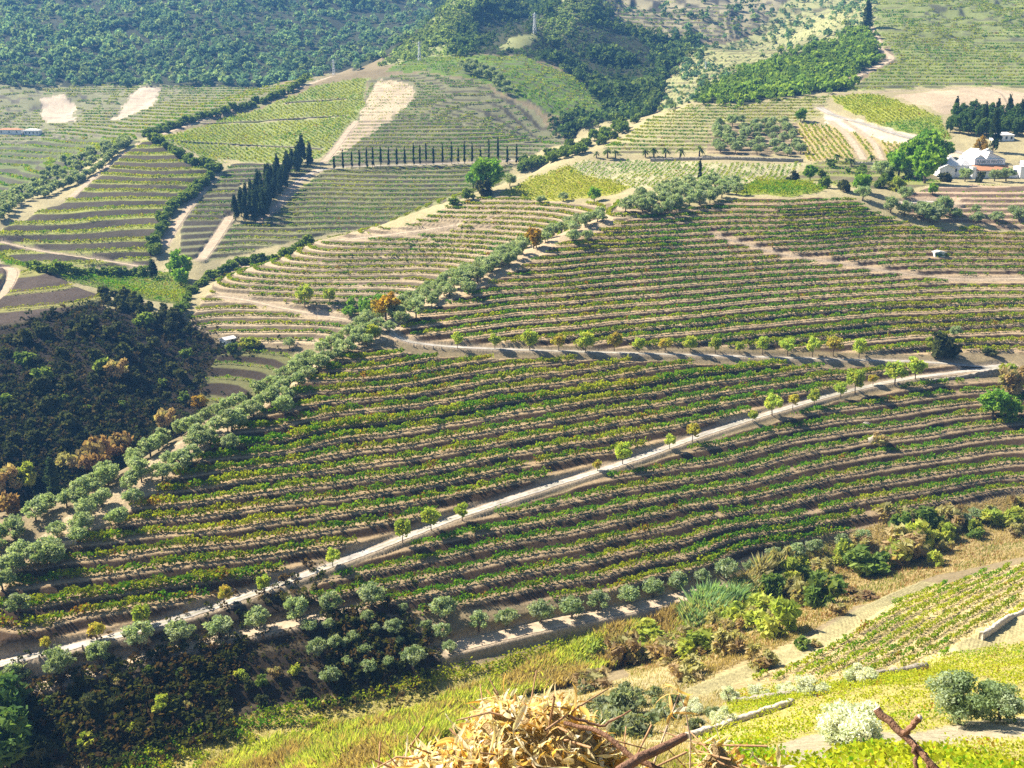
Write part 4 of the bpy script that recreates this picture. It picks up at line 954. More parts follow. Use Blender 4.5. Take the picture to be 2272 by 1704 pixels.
ones([('pine_tree','broad_tree',6,50,1400,330,125,170,'dark shaded tree at the lower left corner under the terrace',.8),  # dark pine leaves put the corner's shade into both crowns
      ('pine_tree','broad_tree',6,60,1660,420,110,160,'big dark tree filling the lower left corner',.8),
      ('dark_shrub','shrub',6,250,1600,260,110,160,'dark bush beside the big lower left tree',1.0)])
# bushes along the stream
st = [('dry_shrub',630,430,160,1.5),('lime_shrub',690,480,140,1.2),('green_shrub',1190,420,250,.85),('lime_shrub',1040,340,120,1.2),('green_shrub',920,640,250,1.1),('dry_shrub',790,640,190,1.4),('lime_shrub',640,820,240,1.2),('lime_shrub',500,800,180,.9),
 ('dry_shrub',510,1010,190,.9),('dry_shrub',300,950,200,1.1),('lime_shrub',110,960,240,.9),('dry_shrub',40,1100,220,.8),('dry_shrub',1440,350,250,1.0),('lime_shrub',1640,380,90,1.3),('lime_shrub',1400,360,180,.8),('dry_shrub',1000,690,110,.8),('dry_shrub',870,890,70,.8),('green_shrub',780,900,110,.7),
 ('dry_shrub',1710,120,180,.9),('dry_shrub',2180,190,130,1.0),('lime_shrub',2000,110,140,.9),('rusty_shrub',1080,560,130,.6),('rusty_shrub',1180,610,160,.5),('green_shrub',1530,130,200,.9),('dry_shrub',1380,110,170,1.0),('lime_shrub',2130,130,120,.9)]
st = [(k,) + T(8, x, yb) + (w * .34358, tl) for k, x, yb, w, tl in st] + [(k,) + T(7, x, yb) + (w * .34358, tl) for k, x, yb, w, tl in (('dry_shrub',1830,1010,260,.9),('lime_shrub',1600,960,220,.6),('dry_shrub',2100,1010,240,.8),('lime_shrub',1960,880,200,.8),('dry_shrub',1640,1180,260,.6),('green_shrub',1500,1030,180,.6))]
names_ = {'dry_shrub': 'dry brownish', 'rusty_shrub': 'rusty', 'green_shrub': 'green', 'lime_shrub': 'yellow-green'}
protos('dry_shrub'); protos('lime_shrub'); protos('green_shrub'); protos('rusty_shrub')
for n, (k, u, v, w, tl) in enumerate(sorted(st, key=lambda b: b[1])):
    x, y, z = ground(u, v - 8, 95, 245); s = px_scale(k, y, w) * 1.12
    plant(k, 'shrub', x, y, z - .2, s, '%s streamside bush from the left, %s and leafy, beside the near field' % (nth(n + 1), names_[k]), 'shrub', 'bushes along the stream', sz=s * tl)
ones([('broad_tree','broad_tree',5,2010,1240,170,225,290,'dense green tree by the right edge below the road bend',1.0),
      ('broad_tree','broad_tree',5,2120,1255,130,225,290,'darker green tree right of the dense one below the road bend',1.0),
      ('dry_shrub','shrub',5,2140,1080,180,230,300,'brown bush on the bank below the road bend',1.1),
      ('lime_shrub','shrub',5,2120,985,130,240,300,'yellow-green bush just under the road bend',.8),
      ('dark_shrub','shrub',5,1690,850,180,270,320,'dark bush in the hollow above the upper road right end',1.0),
      ('lime_shrub','shrub',5,1605,790,70,270,320,'yellow-green bush left of the dark hollow bush',1.2),
      ('olive_tree','olive_tree',5,1765,730,75,270,330,'small olive above the dark hollow bush',1.1),
      ('dark_shrub','shrub',5,1990,840,80,270,320,'dark low bush left of the right edge above the bend',.8),
      ('dry_shrub','shrub',5,1270,1420,110,200,270,'dry brown bush on the stone outcrop in the lower vineyard',.9)])
plant_list('grey_shrub', 'shrub', TL(7, (1780,1330,330),(1900,1260,190),(2060,1350,230),(1740,1440,300),(1930,1450,260),(1650,1290,170),(2150,1260,150),(1560,1180,150),(1830,1180,130),(2010,1200,120)) + TL(8, (90,1420,150),(200,1330,120)), 45, 140, '%s grey-green bush from the left on the dry slope behind the stalk heap', 'shrub', 'grey-green bushes on the dry slope', tall=.9)
# near olives
xb = scatter(Fs((1330,1420),(1450,1365),(1560,1330),(1650,1280),(1720,1230),(1850,1185),(1990,1140),(2150,1100),(2210,1090),(2200,1140),(2050,1190),(1900,1240),(1760,1300),(1640,1370),(1520,1420),(1400,1460)), 48, 3.2, 115, 245, 77)
for n, (x, y, z, u, v) in enumerate(xb):
    k = ('lime_shrub', 'dry_shrub', 'lime_shrub', 'green_shrub', 'dry_shrub')[n % 5]; s = .8 + 1.0 * rng.random()
    plant(k, 'shrub', x, y, z - .2, s, '%s smaller %s bush from the left in the thicket along the stream' % (nth(n + 1), names_[k]), 'shrub', 'thicket bushes along the stream', sz=s * (.8 + .5 * rng.random()))
protos('olive_tree', 3, 4.5, .5, 'near_olive'); protos('silver_olive', 2, 4.5, .5, 'near_silver')
for u, v, w, y0, y1, lab in ((1790,1375,400,55,100,'big dark-limbed olive tree at the lower right among yellow vines'),(2050,1350,330,55,105,'second big olive tree just right of the dark-limbed one'),(1060,1500,500,42,85,'large pale silvery olive tree above the bare branch'),
  (1150,1130,215,80,130,'rounded silvery olive tree on the near field edge'),(840,1195,225,75,125,'dense green-grey olive tree left of the rounded silvery one'),(670,1195,150,75,130,'pale small olive tree left of the dense green-grey one'),
  (500,1205,140,75,130,'small pale olive tree fourth from the right on the near edge'),(310,1235,145,75,130,'pale olive tree fifth from the right on the near edge'),(265,1385,185,60,110,'dark green-grey olive tree beside the pale stone wall'),(60,1320,170,60,120,'faint silvery olive tree right of the dry stalk heap')):
    u_, v_ = T(8, u, v); x, y, z = ground(u_, v_, y0, y1); s = px_scale('olive_tree', y, w * .34358)
    plant('olive_tree', 'olive_tree', x, y, z - (1.0 if 'pale' in lab or 'silvery' in lab else .7) * s, s, lab, 'olive tree', 'olive trees of the near slope', 'near_silver' if 'pale' in lab or 'silvery' in lab else 'near_olive')

def far_mass(sets):
    """small far olives merged into one mass"""
    Ps = []; Qs = []; Cs = []; off = 0; pr = protos('olive_tree', 3, .35, 1.7, 'far_olive')
    for pts, s0, s1 in sets:
        for x, y, z, *_ in pts:
            me = pr[int(rng.integers(3))][1]; n = len(me.vertices); v = np.empty(n * 3, np.float32); me.vertices.foreach_get('co', v); v = v.reshape(-1, 3) * (s0 + (s1 - s0) * rng.random()); a = rng.random() * 6.28
            c = np.empty(n * 4, np.float32); me.color_attributes['Col'].data.foreach_get('color', c); Cs.append(c.reshape(-1, 4)[:, :3])
            v = np.stack([v[:, 0] * math.cos(a) - v[:, 1] * math.sin(a) + x, v[:, 0] * math.sin(a) + v[:, 1] * math.cos(a) + y, v[:, 2] + z], 1); Ps.append(v); Qs.append(np.arange(n).reshape(-1, 4) + off); off += n
    tag(mesh_np('olive_trees', np.concatenate(Ps), np.concatenate(Qs), M_LEAF, np.concatenate(Cs)), 'small grey-green olive trees dotted over the far left spur and crest', 'olive trees', kind='stuff')
far_mass(FAR_OLIVES)
# small palms along the plateau wall
def palm(label, u, v, y0, y1, hpx):
    x, y, z = ground(u, v, y0, y1); H = hpx * y * 1.04 / CF; g = np.random.default_rng(int(u)); r = bpy.data.objects.new('palm_tree', None); COL.objects.link(r); r.location = (x, y, z - .1); tag(r, label, 'palm tree', 'palms along the plateau wall')
    V, Q = tube([(0, 0, 0), (.05, 0, H * .35), (0, .05, H * .62)], [H * .07, H * .055, H * .06], 8); mesh_np('trunk', V, Q, M_BARK, None, r, smooth=True)
    vs = []; cs = []
    for k in range(34):
        a = g.random() * 6.28; el = g.uniform(-.3, 1.2); L = H * g.uniform(.4, .6); p0 = np.array((0, .05, H * .62)); d = np.array((math.cos(a) * math.cos(el), math.sin(a) * math.cos(el), math.sin(el))); sd = np.array((-math.sin(a), math.cos(a), 0))
        for t in range(4):
            t0, t1 = t / 4, (t + 1) / 4; f = lambda q_: p0 + d * L * q_ - np.array((0, 0, .55 * L * q_ * q_)); w0, w1 = H * .085 * math.sin(math.pi * (.15 + .8 * t0)), H * .085 * math.sin(math.pi * (.15 + .8 * t1))
            vs += [f(t0) - sd * w0, f(t0) + sd * w0, f(t1) + sd * w1, f(t1) - sd * w1]; cs += [np.array((.16, .22, .07)) * g.uniform(.7, 1.2)] * 4
    mesh_np('fronds', np.array(vs), np.arange(len(vs)).reshape(-1, 4), M_LEAF, np.array(cs), r)
for n, (u, v, h) in enumerate(TL(1, (1640,1020,50), (1710,1022,75), (1762,1022,60), (1955,1015,60), (2010,1015,75), (2085,1020,80), (2180,1022,80)) + TL(2, (115,1010,80), (1000,1052,70), (1095,1075,65), (1225,1055,65), (1350,1035,75))):
    palm('%s small palm from the left along the plateau wall' % nth(n + 1), u, v, 430, 540, h)
# ------------------------------------------------------------------ far woods, grass and canes: nobody could count them
def wood(name, zn, n, s0, s1, cols, label, seed, tall=1.0, quads=34):
    g = np.random.default_rng(seed); jj, ii = np.nonzero((ZID == ZKEY[zn]) & VIS)
    # equal chance per square metre seen
    wgt = (np.gradient(PV, axis=0)[jj, ii]); wgt = np.abs(wgt) + .02; k = g.choice(len(jj), n, p=wgt / wgt.sum())
    x = GX[jj[k], ii[k]] + g.normal(size=n) * 2; y = GY[jj[k], ii[k]] + g.normal(size=n) * 4; z = grid_height(ZT, x, y)
    s = (s0 + (s1 - s0) * g.random(n)) * (.65 + .7 * noise(x, y, 28, seed)); s[fbm(x, y, 80, seed + 5) > .70] *= .35
    sp_ = g.normal(size=(n, quads, 3)); sp_ /= np.linalg.norm(sp_, axis=2)[..., None]; sp_[..., 2] = np.abs(sp_[..., 2]) * 1.25 - .25
    sp_ *= (.55 + .5 * g.random((n, quads, 1)))
    c = np.stack([x[:, None] + sp_[..., 0] * s[:, None], y[:, None] + sp_[..., 1] * s[:, None], z[:, None] + (.75 + sp_[..., 2] * 1.05) * s[:, None] * tall], -1)
    pal = np.array(cols); cc = pal[g.integers(0, len(pal), n)] * (.75 + .5 * g.random((n, 1))) * (.6 + .8 * fbm(x, y, 55, seed + 9))[:, None]
    cc = np.repeat(cc, quads, 0) * (.85 + .3 * g.random((n * quads, 1)))
    return c.reshape(-1, 3), np.repeat(s * .62, quads) * (.7 + .6 * g.random(n * quads)), cc
WC = [(.13, .225, .14), (.17, .27, .165), (.11, .195, .125), (.20, .28, .15)]  # bluish greens with some of the distant haze put into them
ws = [wood('x', 'forest', 5200, 2.4, 4.4, WC, '', 1), wood('x', 'forest_ridge', 3600, 1.8, 3.6, [(.075, .13, .05), (.10, .165, .055), (.06, .105, .04), (.14, .20, .07)], '', 2, 1.25), wood('x', 'right_scrub', 620, 1.0, 2.6, WC + [(.16, .20, .08)], '', 3), wood('x', 'lit_ridge', 520, 1.5, 2.8, [(.20, .28, .10), (.24, .32, .12)], '', 13), wood('x', 'lit_spur', 260, 1.5, 2.8, [(.18, .26, .10), (.22, .30, .12)], '', 14), wood('x', 'ridge_terraces', 160, 1.5, 3.2, WC, '', 15)]  # darker gully and lighter crest greens imitate shaded and sunlit slopes
tag(emit('forest', *[np.concatenate([w_[k] for w_ in ws]) for k in range(3)], mat=M_LEAF), 'bluish green woodland covering the far mountain slopes', 'forest', kind='stuff')
wd = wood('x', 'wedge', 1100, 1.5, 2.9, [(.20, .32, .06), (.25, .36, .07), (.16, .27, .055)], '', 4)
tag(emit('woodland', *wd, mat=M_LEAF), 'green wedge of woodland on the upper right slope', 'woodland', kind='stuff')
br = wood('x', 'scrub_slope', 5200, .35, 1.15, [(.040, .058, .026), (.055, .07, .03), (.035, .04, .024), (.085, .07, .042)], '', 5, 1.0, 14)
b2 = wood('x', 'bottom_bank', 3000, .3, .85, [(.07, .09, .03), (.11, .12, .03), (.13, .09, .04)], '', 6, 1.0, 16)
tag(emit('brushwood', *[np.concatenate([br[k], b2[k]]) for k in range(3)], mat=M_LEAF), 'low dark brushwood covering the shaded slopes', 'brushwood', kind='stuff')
def grass(zn, n, h, w, cols, seed, lean=.25):
    """upright bent blades"""
    g = np.random.default_rng(seed); jj, ii = np.nonzero((ZID == ZKEY[zn]) & VIS)
    wgt = np.abs(np.gradient(PV, axis=0)[jj, ii]) + .02; k = g.choice(len(jj), n, p=wgt / wgt.sum())
    x = GX[jj[k], ii[k]] + g.normal(size=n) * .25; y = GY[jj[k], ii[k]] + g.normal(size=n) * .25
    cl_ = fbm(x, y, 4, seed, 2); hh = h * (.4 + 1.0 * cl_) * (.6 + .8 * g.random(n)); z = grid_height(ZT, x, y) - .05
    a = g.random(n) * 6.28; dx = np.cos(a) * w / 2; dy = np.sin(a) * w / 2; lx = g.normal(size=n) * lean * hh + .12 * hh; ly = g.normal(size=n) * lean * hh
    V = np.stack([np.stack([x - dx, y - dy, z], 1), np.stack([x + dx, y + dy, z], 1), np.stack([x + dx * .7 + lx * .4, y + dy * .7 + ly * .4, z + hh * .65], 1), np.stack([x + lx, y + ly, z + hh], 1)], 1).reshape(-1, 3)
    pal = np.array(cols); f = np.clip(fbm(x, y, 9, seed + 3, 2) * 2.4 - .7 + g.normal(size=n) * .15, 0, .999) * len(pal)
    return V, np.repeat(pal[f.astype(int)] * (.8 + .4 * g.random((n, 1))), 4, 0)
gs_ = [grass('dry_slope', 26000, .55, .07, [(.44, .36, .17), (.38, .35, .14), (.30, .30, .12), (.48, .40, .20)], 36), grass('reed_bank', 75000, 2.0, .26, [(.40, .30, .13), (.46, .40, .15), (.40, .50, .08), (.50, .58, .10), (.54, .60, .12), (.46, .36, .16)], 31), grass('cane_bed', 9000, 3.4, .24, [(.26, .42, .20), (.34, .50, .22), (.44, .46, .22), (.24, .38, .16), (.46, .42, .22)], 37, .28), grass('stream_scrub', 26000, .6, .16, [(.42, .33, .15), (.30, .28, .09), (.36, .22, .10), (.24, .27, .07)], 32),
       grass('near_vines', 9000, .3, .12, [(.45, .37, .16), (.34, .34, .09)], 33), grass('valley_vines', 9000, .35, .14, [(.33, .34, .06), (.40, .34, .10)], 34), grass('steep_vines', 14000, .22, .05, [(.45, .40, .14), (.34, .36, .08)], 35)]
V = np.concatenate([a[0] for a in gs_]); Cc = np.concatenate([a[1] for a in gs_])
tag(mesh_np('grass', V, np.arange(len(V)).reshape(-1, 4), M_DRYL, Cc), 'tall yellow-green grass and weeds along the stream banks', 'grass', kind='stuff')
# ------------------------------------------------------------------ buildings
M_WALL = plain('whitewash', (.88, .87, .85), .85, .10, .6, .1)
M_ROOFW = plain('pale_roof', (.84, .80, .76), .85, .10, 1.2, .3)
M_TILE = plain('orange_tiles', (.52, .25, .13), .85, .25, 2.5, .5)
M_GLASS = plain('dark_window', (.02, .025, .03), .25, .1, 1, 0, .5)
M_TRIM = plain('grey_paint', (.34, .42, .44), .8, .1, 1)
M_STONE = plain('schist_stone', (.33, .29, .235), .95, .35, 2.2, .8)
M_PALESTONE = plain('pale_stone', (.60, .53, .42), .95, .3, 3.0, .8)
M_CONC = plain('concrete', (.42, .40, .37), .9, .2, 2.0, .3)
M_STEEL = plain('galvanised_steel', (.62, .65, .68), .5, .1, 1, 0, .4)
def bm_obj(name, polys, mat, parent=None, loc=None):
    """polys: list of vertex loops"""
    V = []; Fc = []
    for p in polys:
        Fc.append(list(range(len(V), len(V) + len(p)))); V += [tuple(q_) for q_ in p]
    me = bpy.data.meshes.new(name); me.from_pydata(V, [], Fc); me.update(); me.materials.append(mat)
    o = bpy.data.objects.new(name, me); COL.objects.link(o)
    if parent: o.parent = parent
    if loc is not None: o.location = loc
    return o
def box(x0, x1, y0, y1, z0, z1):
    a = [(x0, y0, z0), (x1, y0, z0), (x1, y1, z0), (x0, y1, z0), (x0, y0, z1), (x1, y0, z1), (x1, y1, z1), (x0, y1, z1)]
    return [[a[i] for i in f] for f in ((0, 1, 5, 4), (1, 2, 6, 5), (2, 3, 7, 6), (3, 0, 4, 7), (4, 5, 6, 7), (3, 2, 1, 0))]
def gable(x0, x1, y0, y1, ze, zr, ov=.35, th=.18, xr=None):
    """roof with its ridge along y (gables at both ends), a slab of some thickness"""
    xm = (x0 + x1) / 2 if xr is None else xr
    out = []
    for s in (0, 1):
        ex = (x0 - ov) if s == 0 else (x1 + ov); k = (zr - ze) / (abs((x0 if s == 0 else x1) - xm) + 1e-6); zo = ze - k * ov
        a = [(ex, y0 - ov, zo), (xm, y0 - ov, zr), (xm, y1 + ov, zr), (ex, y1 + ov, zo)]
        b = [(q_[0], q_[1], q_[2] + th) for q_ in a]
        out += [a[::-1], b] + [[a[i], a[(i + 1) % 4], b[(i + 1) % 4], b[i]] for i in range(4)]
    return out
def gable_wall(x0, x1, y0, y1, z0, ze, zr, xr=None):
    xm = (x0 + x1) / 2 if xr is None else xr
    return [[(x0, y0, z0), (x1, y0, z0), (x1, y0, ze), (xm, y0, zr - .01), (x0, y0, ze)], [(x1, y1, z0), (x0, y1, z0), (x0, y1, ze), (xm, y1, zr - .01), (x1, y1, ze)],
            [(x0, y1, z0), (x0, y0, z0), (x0, y0, ze), (x0, y1, ze)], [(x1, y0, z0), (x1, y1, z0), (x1, y1, ze), (x1, y0, ze)]]
def hip(x0, x1, y0, y1, ze, zr, ov=.4):
    xm, ym = (x0 + x1) / 2, (y0 + y1) / 2; d = min(x1 - x0, y1 - y0) / 2
    a = [(x0 - ov, y0 - ov, ze), (x1 + ov, y0 - ov, ze), (x1 + ov, y1 + ov, ze), (x0 - ov, y1 + ov, ze)]
    if x1 - x0 > y1 - y0: r0, r1 = (x0 + d, ym, zr), (x1 - d, ym, zr)
    else: r0, r1 = (xm, y0 + d, zr), (xm, y1 - d, zr)
    if x1 - x0 > y1 - y0: f = [[a[0], a[1], r1, r0], [a[1], a[2], r1], [a[2], a[3], r0, r1], [a[3], a[0], r0]]
    else: f = [[a[0], a[1], r0], [a[1], a[2], r1, r0], [a[2], a[3], r1], [a[3], a[0], r0, r1]]
    return f + [a[::-1]]
def thing(name, label, cat, loc, rz=0, group=None):
    o = bpy.data.objects.new(name, None); COL.objects.link(o); o.location = loc; o.rotation_euler = (0, 0, rz); o.empty_display_size = .5
    return tag(o, label, cat, group)
def window(par, x, z, w, h, y, shutter=False):
    """a dark opening with a frame and a sill, set in a wall that faces the viewer at depth y"""
    f = bm_obj('window', box(x - w / 2 - .08, x + w / 2 + .08, y - .05, y - .01, z - h / 2 - .08, z + h / 2 + .08), M_TRIM, par)
    bm_obj('pane', box(x - w / 2, x + w / 2, y - .075, y - .052, z - h / 2, z + h / 2), M_GLASS, f)
    bm_obj('sill', box(x - w / 2 - .14, x + w / 2 + .14, y - .16, y - .052, z - h / 2 - .17, z - h / 2 - .083), M_WALL, f)
hx, hy, hz = at(*(2160.7, 404.0), ZT, 395, 470)
hy = 436.0; hx = ray(2160.7, 404)[0] * hy; hz = ray(2160.7, 404)[1] * hy
K = 1.0
# winery hall with lettering
w = thing('winery_hall', 'long white estate hall with grey lettering above an orange tiled lean-to', 'building', (hx, hy, hz))
bm_obj('wall', box(0, 8.4, 0, 4.2, -4, 4.5) + box(8.4, 14.3, 1.6, 4.2, -4, 4.5) + box(1.2, 13.8, 4.21, 20, -4, 9.0), M_WALL, w)
a = [(-.3, -.5, 4.55), (14.6, -.5, 4.55), (14.6, 4.2, 6.5), (-.3, 4.2, 6.5)]
bm_obj('lean_to_roof', [a[::-1], [(p[0], p[1], p[2] + .16) for p in a]] + [[a[i], a[(i + 1) % 4], tuple(np.add(a[(i + 1) % 4], (0, 0, .16))), tuple(np.add(a[i], (0, 0, .16)))] for i in range(4)], M_TILE, w)
bm_obj('brick_wall', box(8.43, 14.25, 1.45, 1.58, -4, 4.4), plain('orange_render', (.50, .27, .17), .9, .2, 1.5, .2), w)
bm_obj('roof', gable(1.2, 6.0, 4.6, 20, 8.9, 10.6, .1) + gable(6.1, 13.8, 4.6, 20, 8.9, 11.7, .1, .18, 7.2), M_ROOFW, w)
bm_obj('gable_wall', gable_wall(1.3, 5.9, 4.75, 19.8, 8.5, 8.9, 10.5) + gable_wall(6.2, 13.7, 4.75, 19.8, 8.5, 8.9, 11.6, 7.2), M_WALL, w)
bm_obj('gutter', box(1.2, 13.8, 4.05, 4.195, 6.68, 6.95), M_TRIM, w)
for xx, zz in ((1.35, 3.75), (4.3, 3.75)): window(w, xx, zz, .62, .62, 0)
window(w, 8.9, 4.0, .6, .7, 1.45)
tc = bpy.data.curves.new('lettering', 'FONT'); tc.body = 'RAMOS PINTO'; tc.size = 1.75; tc.align_x = 'CENTER'; tc.extrude = .03; tc.offset = .03
tmp = bpy.data.objects.new('tmp', tc); COL.objects.link(tmp); bpy.context.view_layer.update()
lm = bpy.data.meshes.new_from_object(tmp); tw = tmp.dimensions.x; bpy.data.objects.remove(tmp)
to = bpy.data.objects.new('lettering', lm); COL.objects.link(to); to.parent = w; to.location = (7.5, 4.15, 7.35); to.rotation_euler = (R(90), 0, 0); to['label'] = 'grey block letters across the white parapet'
lm.materials.clear(); lm.materials.append(M_TRIM); to.scale = (10.6 / max(1, tw), 1, 1)
# hipped house
h = thing('hipped_house', 'white hipped-roof house in the middle of the estate', 'building', (hx, hy, hz))
bm_obj('wall', box(-11, -.5, 3, 12, -4, 6.4), M_WALL, h)
bm_obj('roof', hip(-11, -4.8, 3, 12, 6.42, 10.2), M_ROOFW, h); bm_obj('roof', hip(-4.6, -.5, 3, 12, 6.46, 9.0, .3), M_ROOFW, h)
bm_obj('chimney', box(-3.2, -2.5, 6.5, 7.2, 7.2, 9.6), M_WALL, h)
for xx in (-9, -6.6, -3.8): window(h, xx, 4.6, .8, 1.2, 3)
h = thing('white_pier', 'tall plain white pier between the hall and the hipped house', 'wall', (hx, hy, hz))
bm_obj('wall', box(-1.5, -.05, -1.2, 2.6, -4, 5.9), M_WALL, h); bm_obj('cap', box(-1.65, .1, -1.35, 2.75, 5.9, 6.08), M_ROOFW, h)
h = thing('gabled_house', 'small white gabled house at the left end of the estate', 'building', (hx, hy, hz))
bm_obj('wall', gable_wall(-14.6, -8.4, -.6, 7, -4, 5.5, 6.9), M_WALL, h); bm_obj('roof', gable(-14.6, -8.4, -.6, 7, 5.5, 6.95, .35), M_ROOFW, h)
window(h, -11.5, 3.6, .7, 1.1, -.6); bm_obj('door', box(-9.6, -8.7, -.66, -.61, .0, 2.1), M_TRIM, h)
h = thing('yard_wall', 'low pale yard wall right of the white estate hall', 'wall', (hx, hy, hz))
bm_obj('wall', box(14.4, 18.0, .4, .8, -4, 2.9), M_WALL, h); bm_obj('coping', box(14.3, 18.1, .3, .9, 2.9, 3.02), M_CONC, h)
h = thing('flat_house', 'white flat-roofed house cut by the right edge', 'building', (hx, hy, hz))
bm_obj('wall', box(18.3, 25, -.8, 6, -4, 6.0), M_WALL, h); bm_obj('parapet', box(18.15, 25.1, -.95, 6.15, 6.0, 6.25), M_ROOFW, h)
window(h, 20.1, 5.2, .8, .5, -.8); window(h, 22.2, 2.4, .9, 1.4, -.8); bm_obj('terrace_arch', box(20.6, 22.8, 3, 6, 6.26, 8.3), M_WALL, h)
h = thing('back_house', 'small white gabled house behind the estate at the right', 'building', (hx + 15, hy + 26, hz + 6.5))
bm_obj('wall', gable_wall(-1.2, 3.2, 0, 6, -5, 4.2, 5.6), M_WALL, h); bm_obj('roof', gable(-1.2, 3.2, 0, 6, 4.2, 5.65, .3), M_ROOFW, h); window(h, 1, 2.6, .7, .9, 0)
h = thing('barn', 'pale gabled barn behind the estate hall', 'building', (hx + 10.6, hy + 23, hz + 3))
bm_obj('wall', gable_wall(-3.2, 3.4, 0, 8, -5, 7.0, 9.2), M_WALL, h); bm_obj('roof', gable(-3.2, 3.4, 0, 8, 7.0, 9.25, .3), M_ROOFW, h)
h = thing('utility_pole', 'grey utility pole with crossarm right of the estate', 'pole', (hx + 17.7, hy - .3, hz - 1))
V, Q = tube([(0, 0, 0), (0, 0, 9.6)], [.16, .10], 8); mesh_np('post', V, Q, M_CONC, None, h); bm_obj('crossarm', box(-1.0, 1.0, -.2, -.1, 8.9, 9.05), M_CONC, h)
def small_house(name, label, u, v, y0, y1, wd, dp, ht, roofm, wins, rz=0, pitch=.9, cat='building'):
    x, y, z = ground(u, v, y0, y1); o = thing(name, label, cat, (x, y, z), rz)
    bm_obj('wall', gable_wall(-wd / 2, wd / 2, 0, dp, -2.5, ht, ht + pitch), M_WALL, o); bm_obj('roof', gable(-wd / 2, wd / 2, 0, dp, ht, ht + pitch + .05, .3), roofm, o)
    for xx in wins: window(o, xx, ht * .55, .7, .9, 0)
    bm_obj('door', box(-.45, .45, -.06, -.01, 0, 2.0), M_TRIM, o); return o
def long_house(name, label, u, v, y0, y1, wd, dp, ht, roofm, n, rz=0):
    """eaves side towards the viewer"""
    x, y, z = ground(u, v, y0, y1); o = thing(name, label, 'building', (x, y, z), rz)
    bm_obj('wall', box(-wd / 2, wd / 2, 0, dp, -2.5, ht), M_WALL, o); bm_obj('roof', hip(-wd / 2, wd / 2, 0, dp, ht + .02, ht + 1.3, .3), roofm, o)
    for k in range(n): window(o, -wd / 2 + wd * (k + .5) / n, ht * .55, .8, 1.1, 0)
    return o
long_house('long_house', 'long low white house at the foot of the conifer wood', *T(2, 2080, 912), 440, 600, 9.5, 5, 2.8, M_ROOFW, 4)
long_house('farmhouse', 'white farmhouse low on the far left hillside', *T(0, 205, 875), 600, 800, 11, 6, 3.6, M_ROOFW, 4)
long_house('shed', 'terracotta-roofed shed left of the far white farmhouse', *T(0, 60, 868), 600, 800, 17, 7, 3.2, M_TILE, 3)
small_house('hut', 'small white hut among bushes beside the left gully', *T(3, 1440, 785), 320, 360, 3.2, 4.2, 2.5, M_ROOFW, (-1.0, 1.0), R(-38), .5)
small_house('vineyard_shed', 'tiny white shed alone high in the main vineyard', *T(5, 1668, 205), 320, 372, 3.4, 2.5, 1.5, M_ROOFW, (-1.0,), 0, .35, 'shed')
# water tank on the ridge
x, y, z = ground(*T(6, 440, 205), 150, 200); o = thing('water_tank', 'open rectangular concrete water tank beside the ridge olives', 'water tank', (x, y, z), R(12))
bm_obj('basin', box(-1.6, 1.6, -.9, -.7, -.6, .75) + box(-1.6, 1.6, .7, .9, -.6, .75) + box(-1.6, -1.4, -.698, .698, -.6, .75) + box(1.4, 1.6, -.698, .698, -.6, .75), M_CONC, o)
bm_obj('water', [[(-1.4, -.7, .25), (1.4, -.7, .25), (1.4, .7, .25), (-1.4, .7, .25)]], plain('tank_water', (.03, .05, .045), .1, .1, 2, 0, .5), o)
# rocks
def rock(label, u, v, y0, y1, r, sy=.7, szz=.8, name='rock'):
    x, y, z = ground(u, v, y0, y1); n, m_ = 14, 9; V = []; Q = []
    for i in range(m_):
        for j in range(n):
            th, ph = math.pi * i / (m_ - 1), 2 * math.pi * j / n
            d = np.array((math.sin(th) * math.cos(ph), math.sin(th) * math.sin(ph) * sy, math.cos(th) * szz)); k = r * (.72 + .55 * float(noise(d[0] * 3 + x, d[1] * 3 + d[2] * 5 + y, 1.0, 8)))
            V.append(d * k)
    for i in range(m_ - 1):
        for j in range(n): Q.append((i * n + j, (i + 1) * n + j, (i + 1) * n + (j + 1) % n, i * n + (j + 1) % n))
    return tag(mesh_np(name, np.array(V), np.array(Q), M_STONE, loc=(x, y, z + r * .15)), label, 'rock')
rock('pale grey rock outcrop standing in the lower vineyard', *T(5, 1260, 1400), 210, 260, 2.2)
rock('smaller boulder left of the rock outcrop in the lower vineyard', *T(5, 1195, 1300), 210, 265, 1.2)
# dry stone walls
def stone_wall(label, pts, y0, y1, ht, th, mat, seed, drop=.4):
    q = smooth_line([at(u, v, ZT, y0, y1) for u, v in pts], .45); g = np.random.default_rng(seed); n = len(q)
    t = np.gradient(q[:, :2], axis=0); t /= np.hypot(t[:, 0], t[:, 1])[:, None]; nx = np.stack([-t[:, 1], t[:, 0]], 1)
    z = grid_height(ZT, q[:, 0], q[:, 1]); rows = []
    for e, h_ in ((-.5, -drop), (-.5, ht * .5), (-.42, ht), (.42, ht), (.5, ht * .5), (.5, -drop)):
        p = q[:, :2] + nx * (e * th + g.normal(size=n) * .05)[:, None]
        rows.append(np.concatenate([p, (z + h_ + g.normal(size=n) * (.09 if h_ > 0 else 0))[:, None]], 1))
    V = np.stack(rows, 1).reshape(-1, 3); ix = np.arange(n * 6).reshape(n, 6)
    Q = np.stack([ix[:-1, :-1], ix[:-1, 1:], ix[1:, 1:], ix[1:, :-1]], -1).reshape(-1, 4)
    Q = np.concatenate([Q, [[ix[e][0], ix[e][1], ix[e][4], ix[e][5]] for e in (0, -1)], [[ix[e][1], ix[e][2], ix[e][3], ix[e][4]] for e in (0, -1)]])
    tag(mesh_np('stone_wall', V, Q, mat), label, 'stone wall')
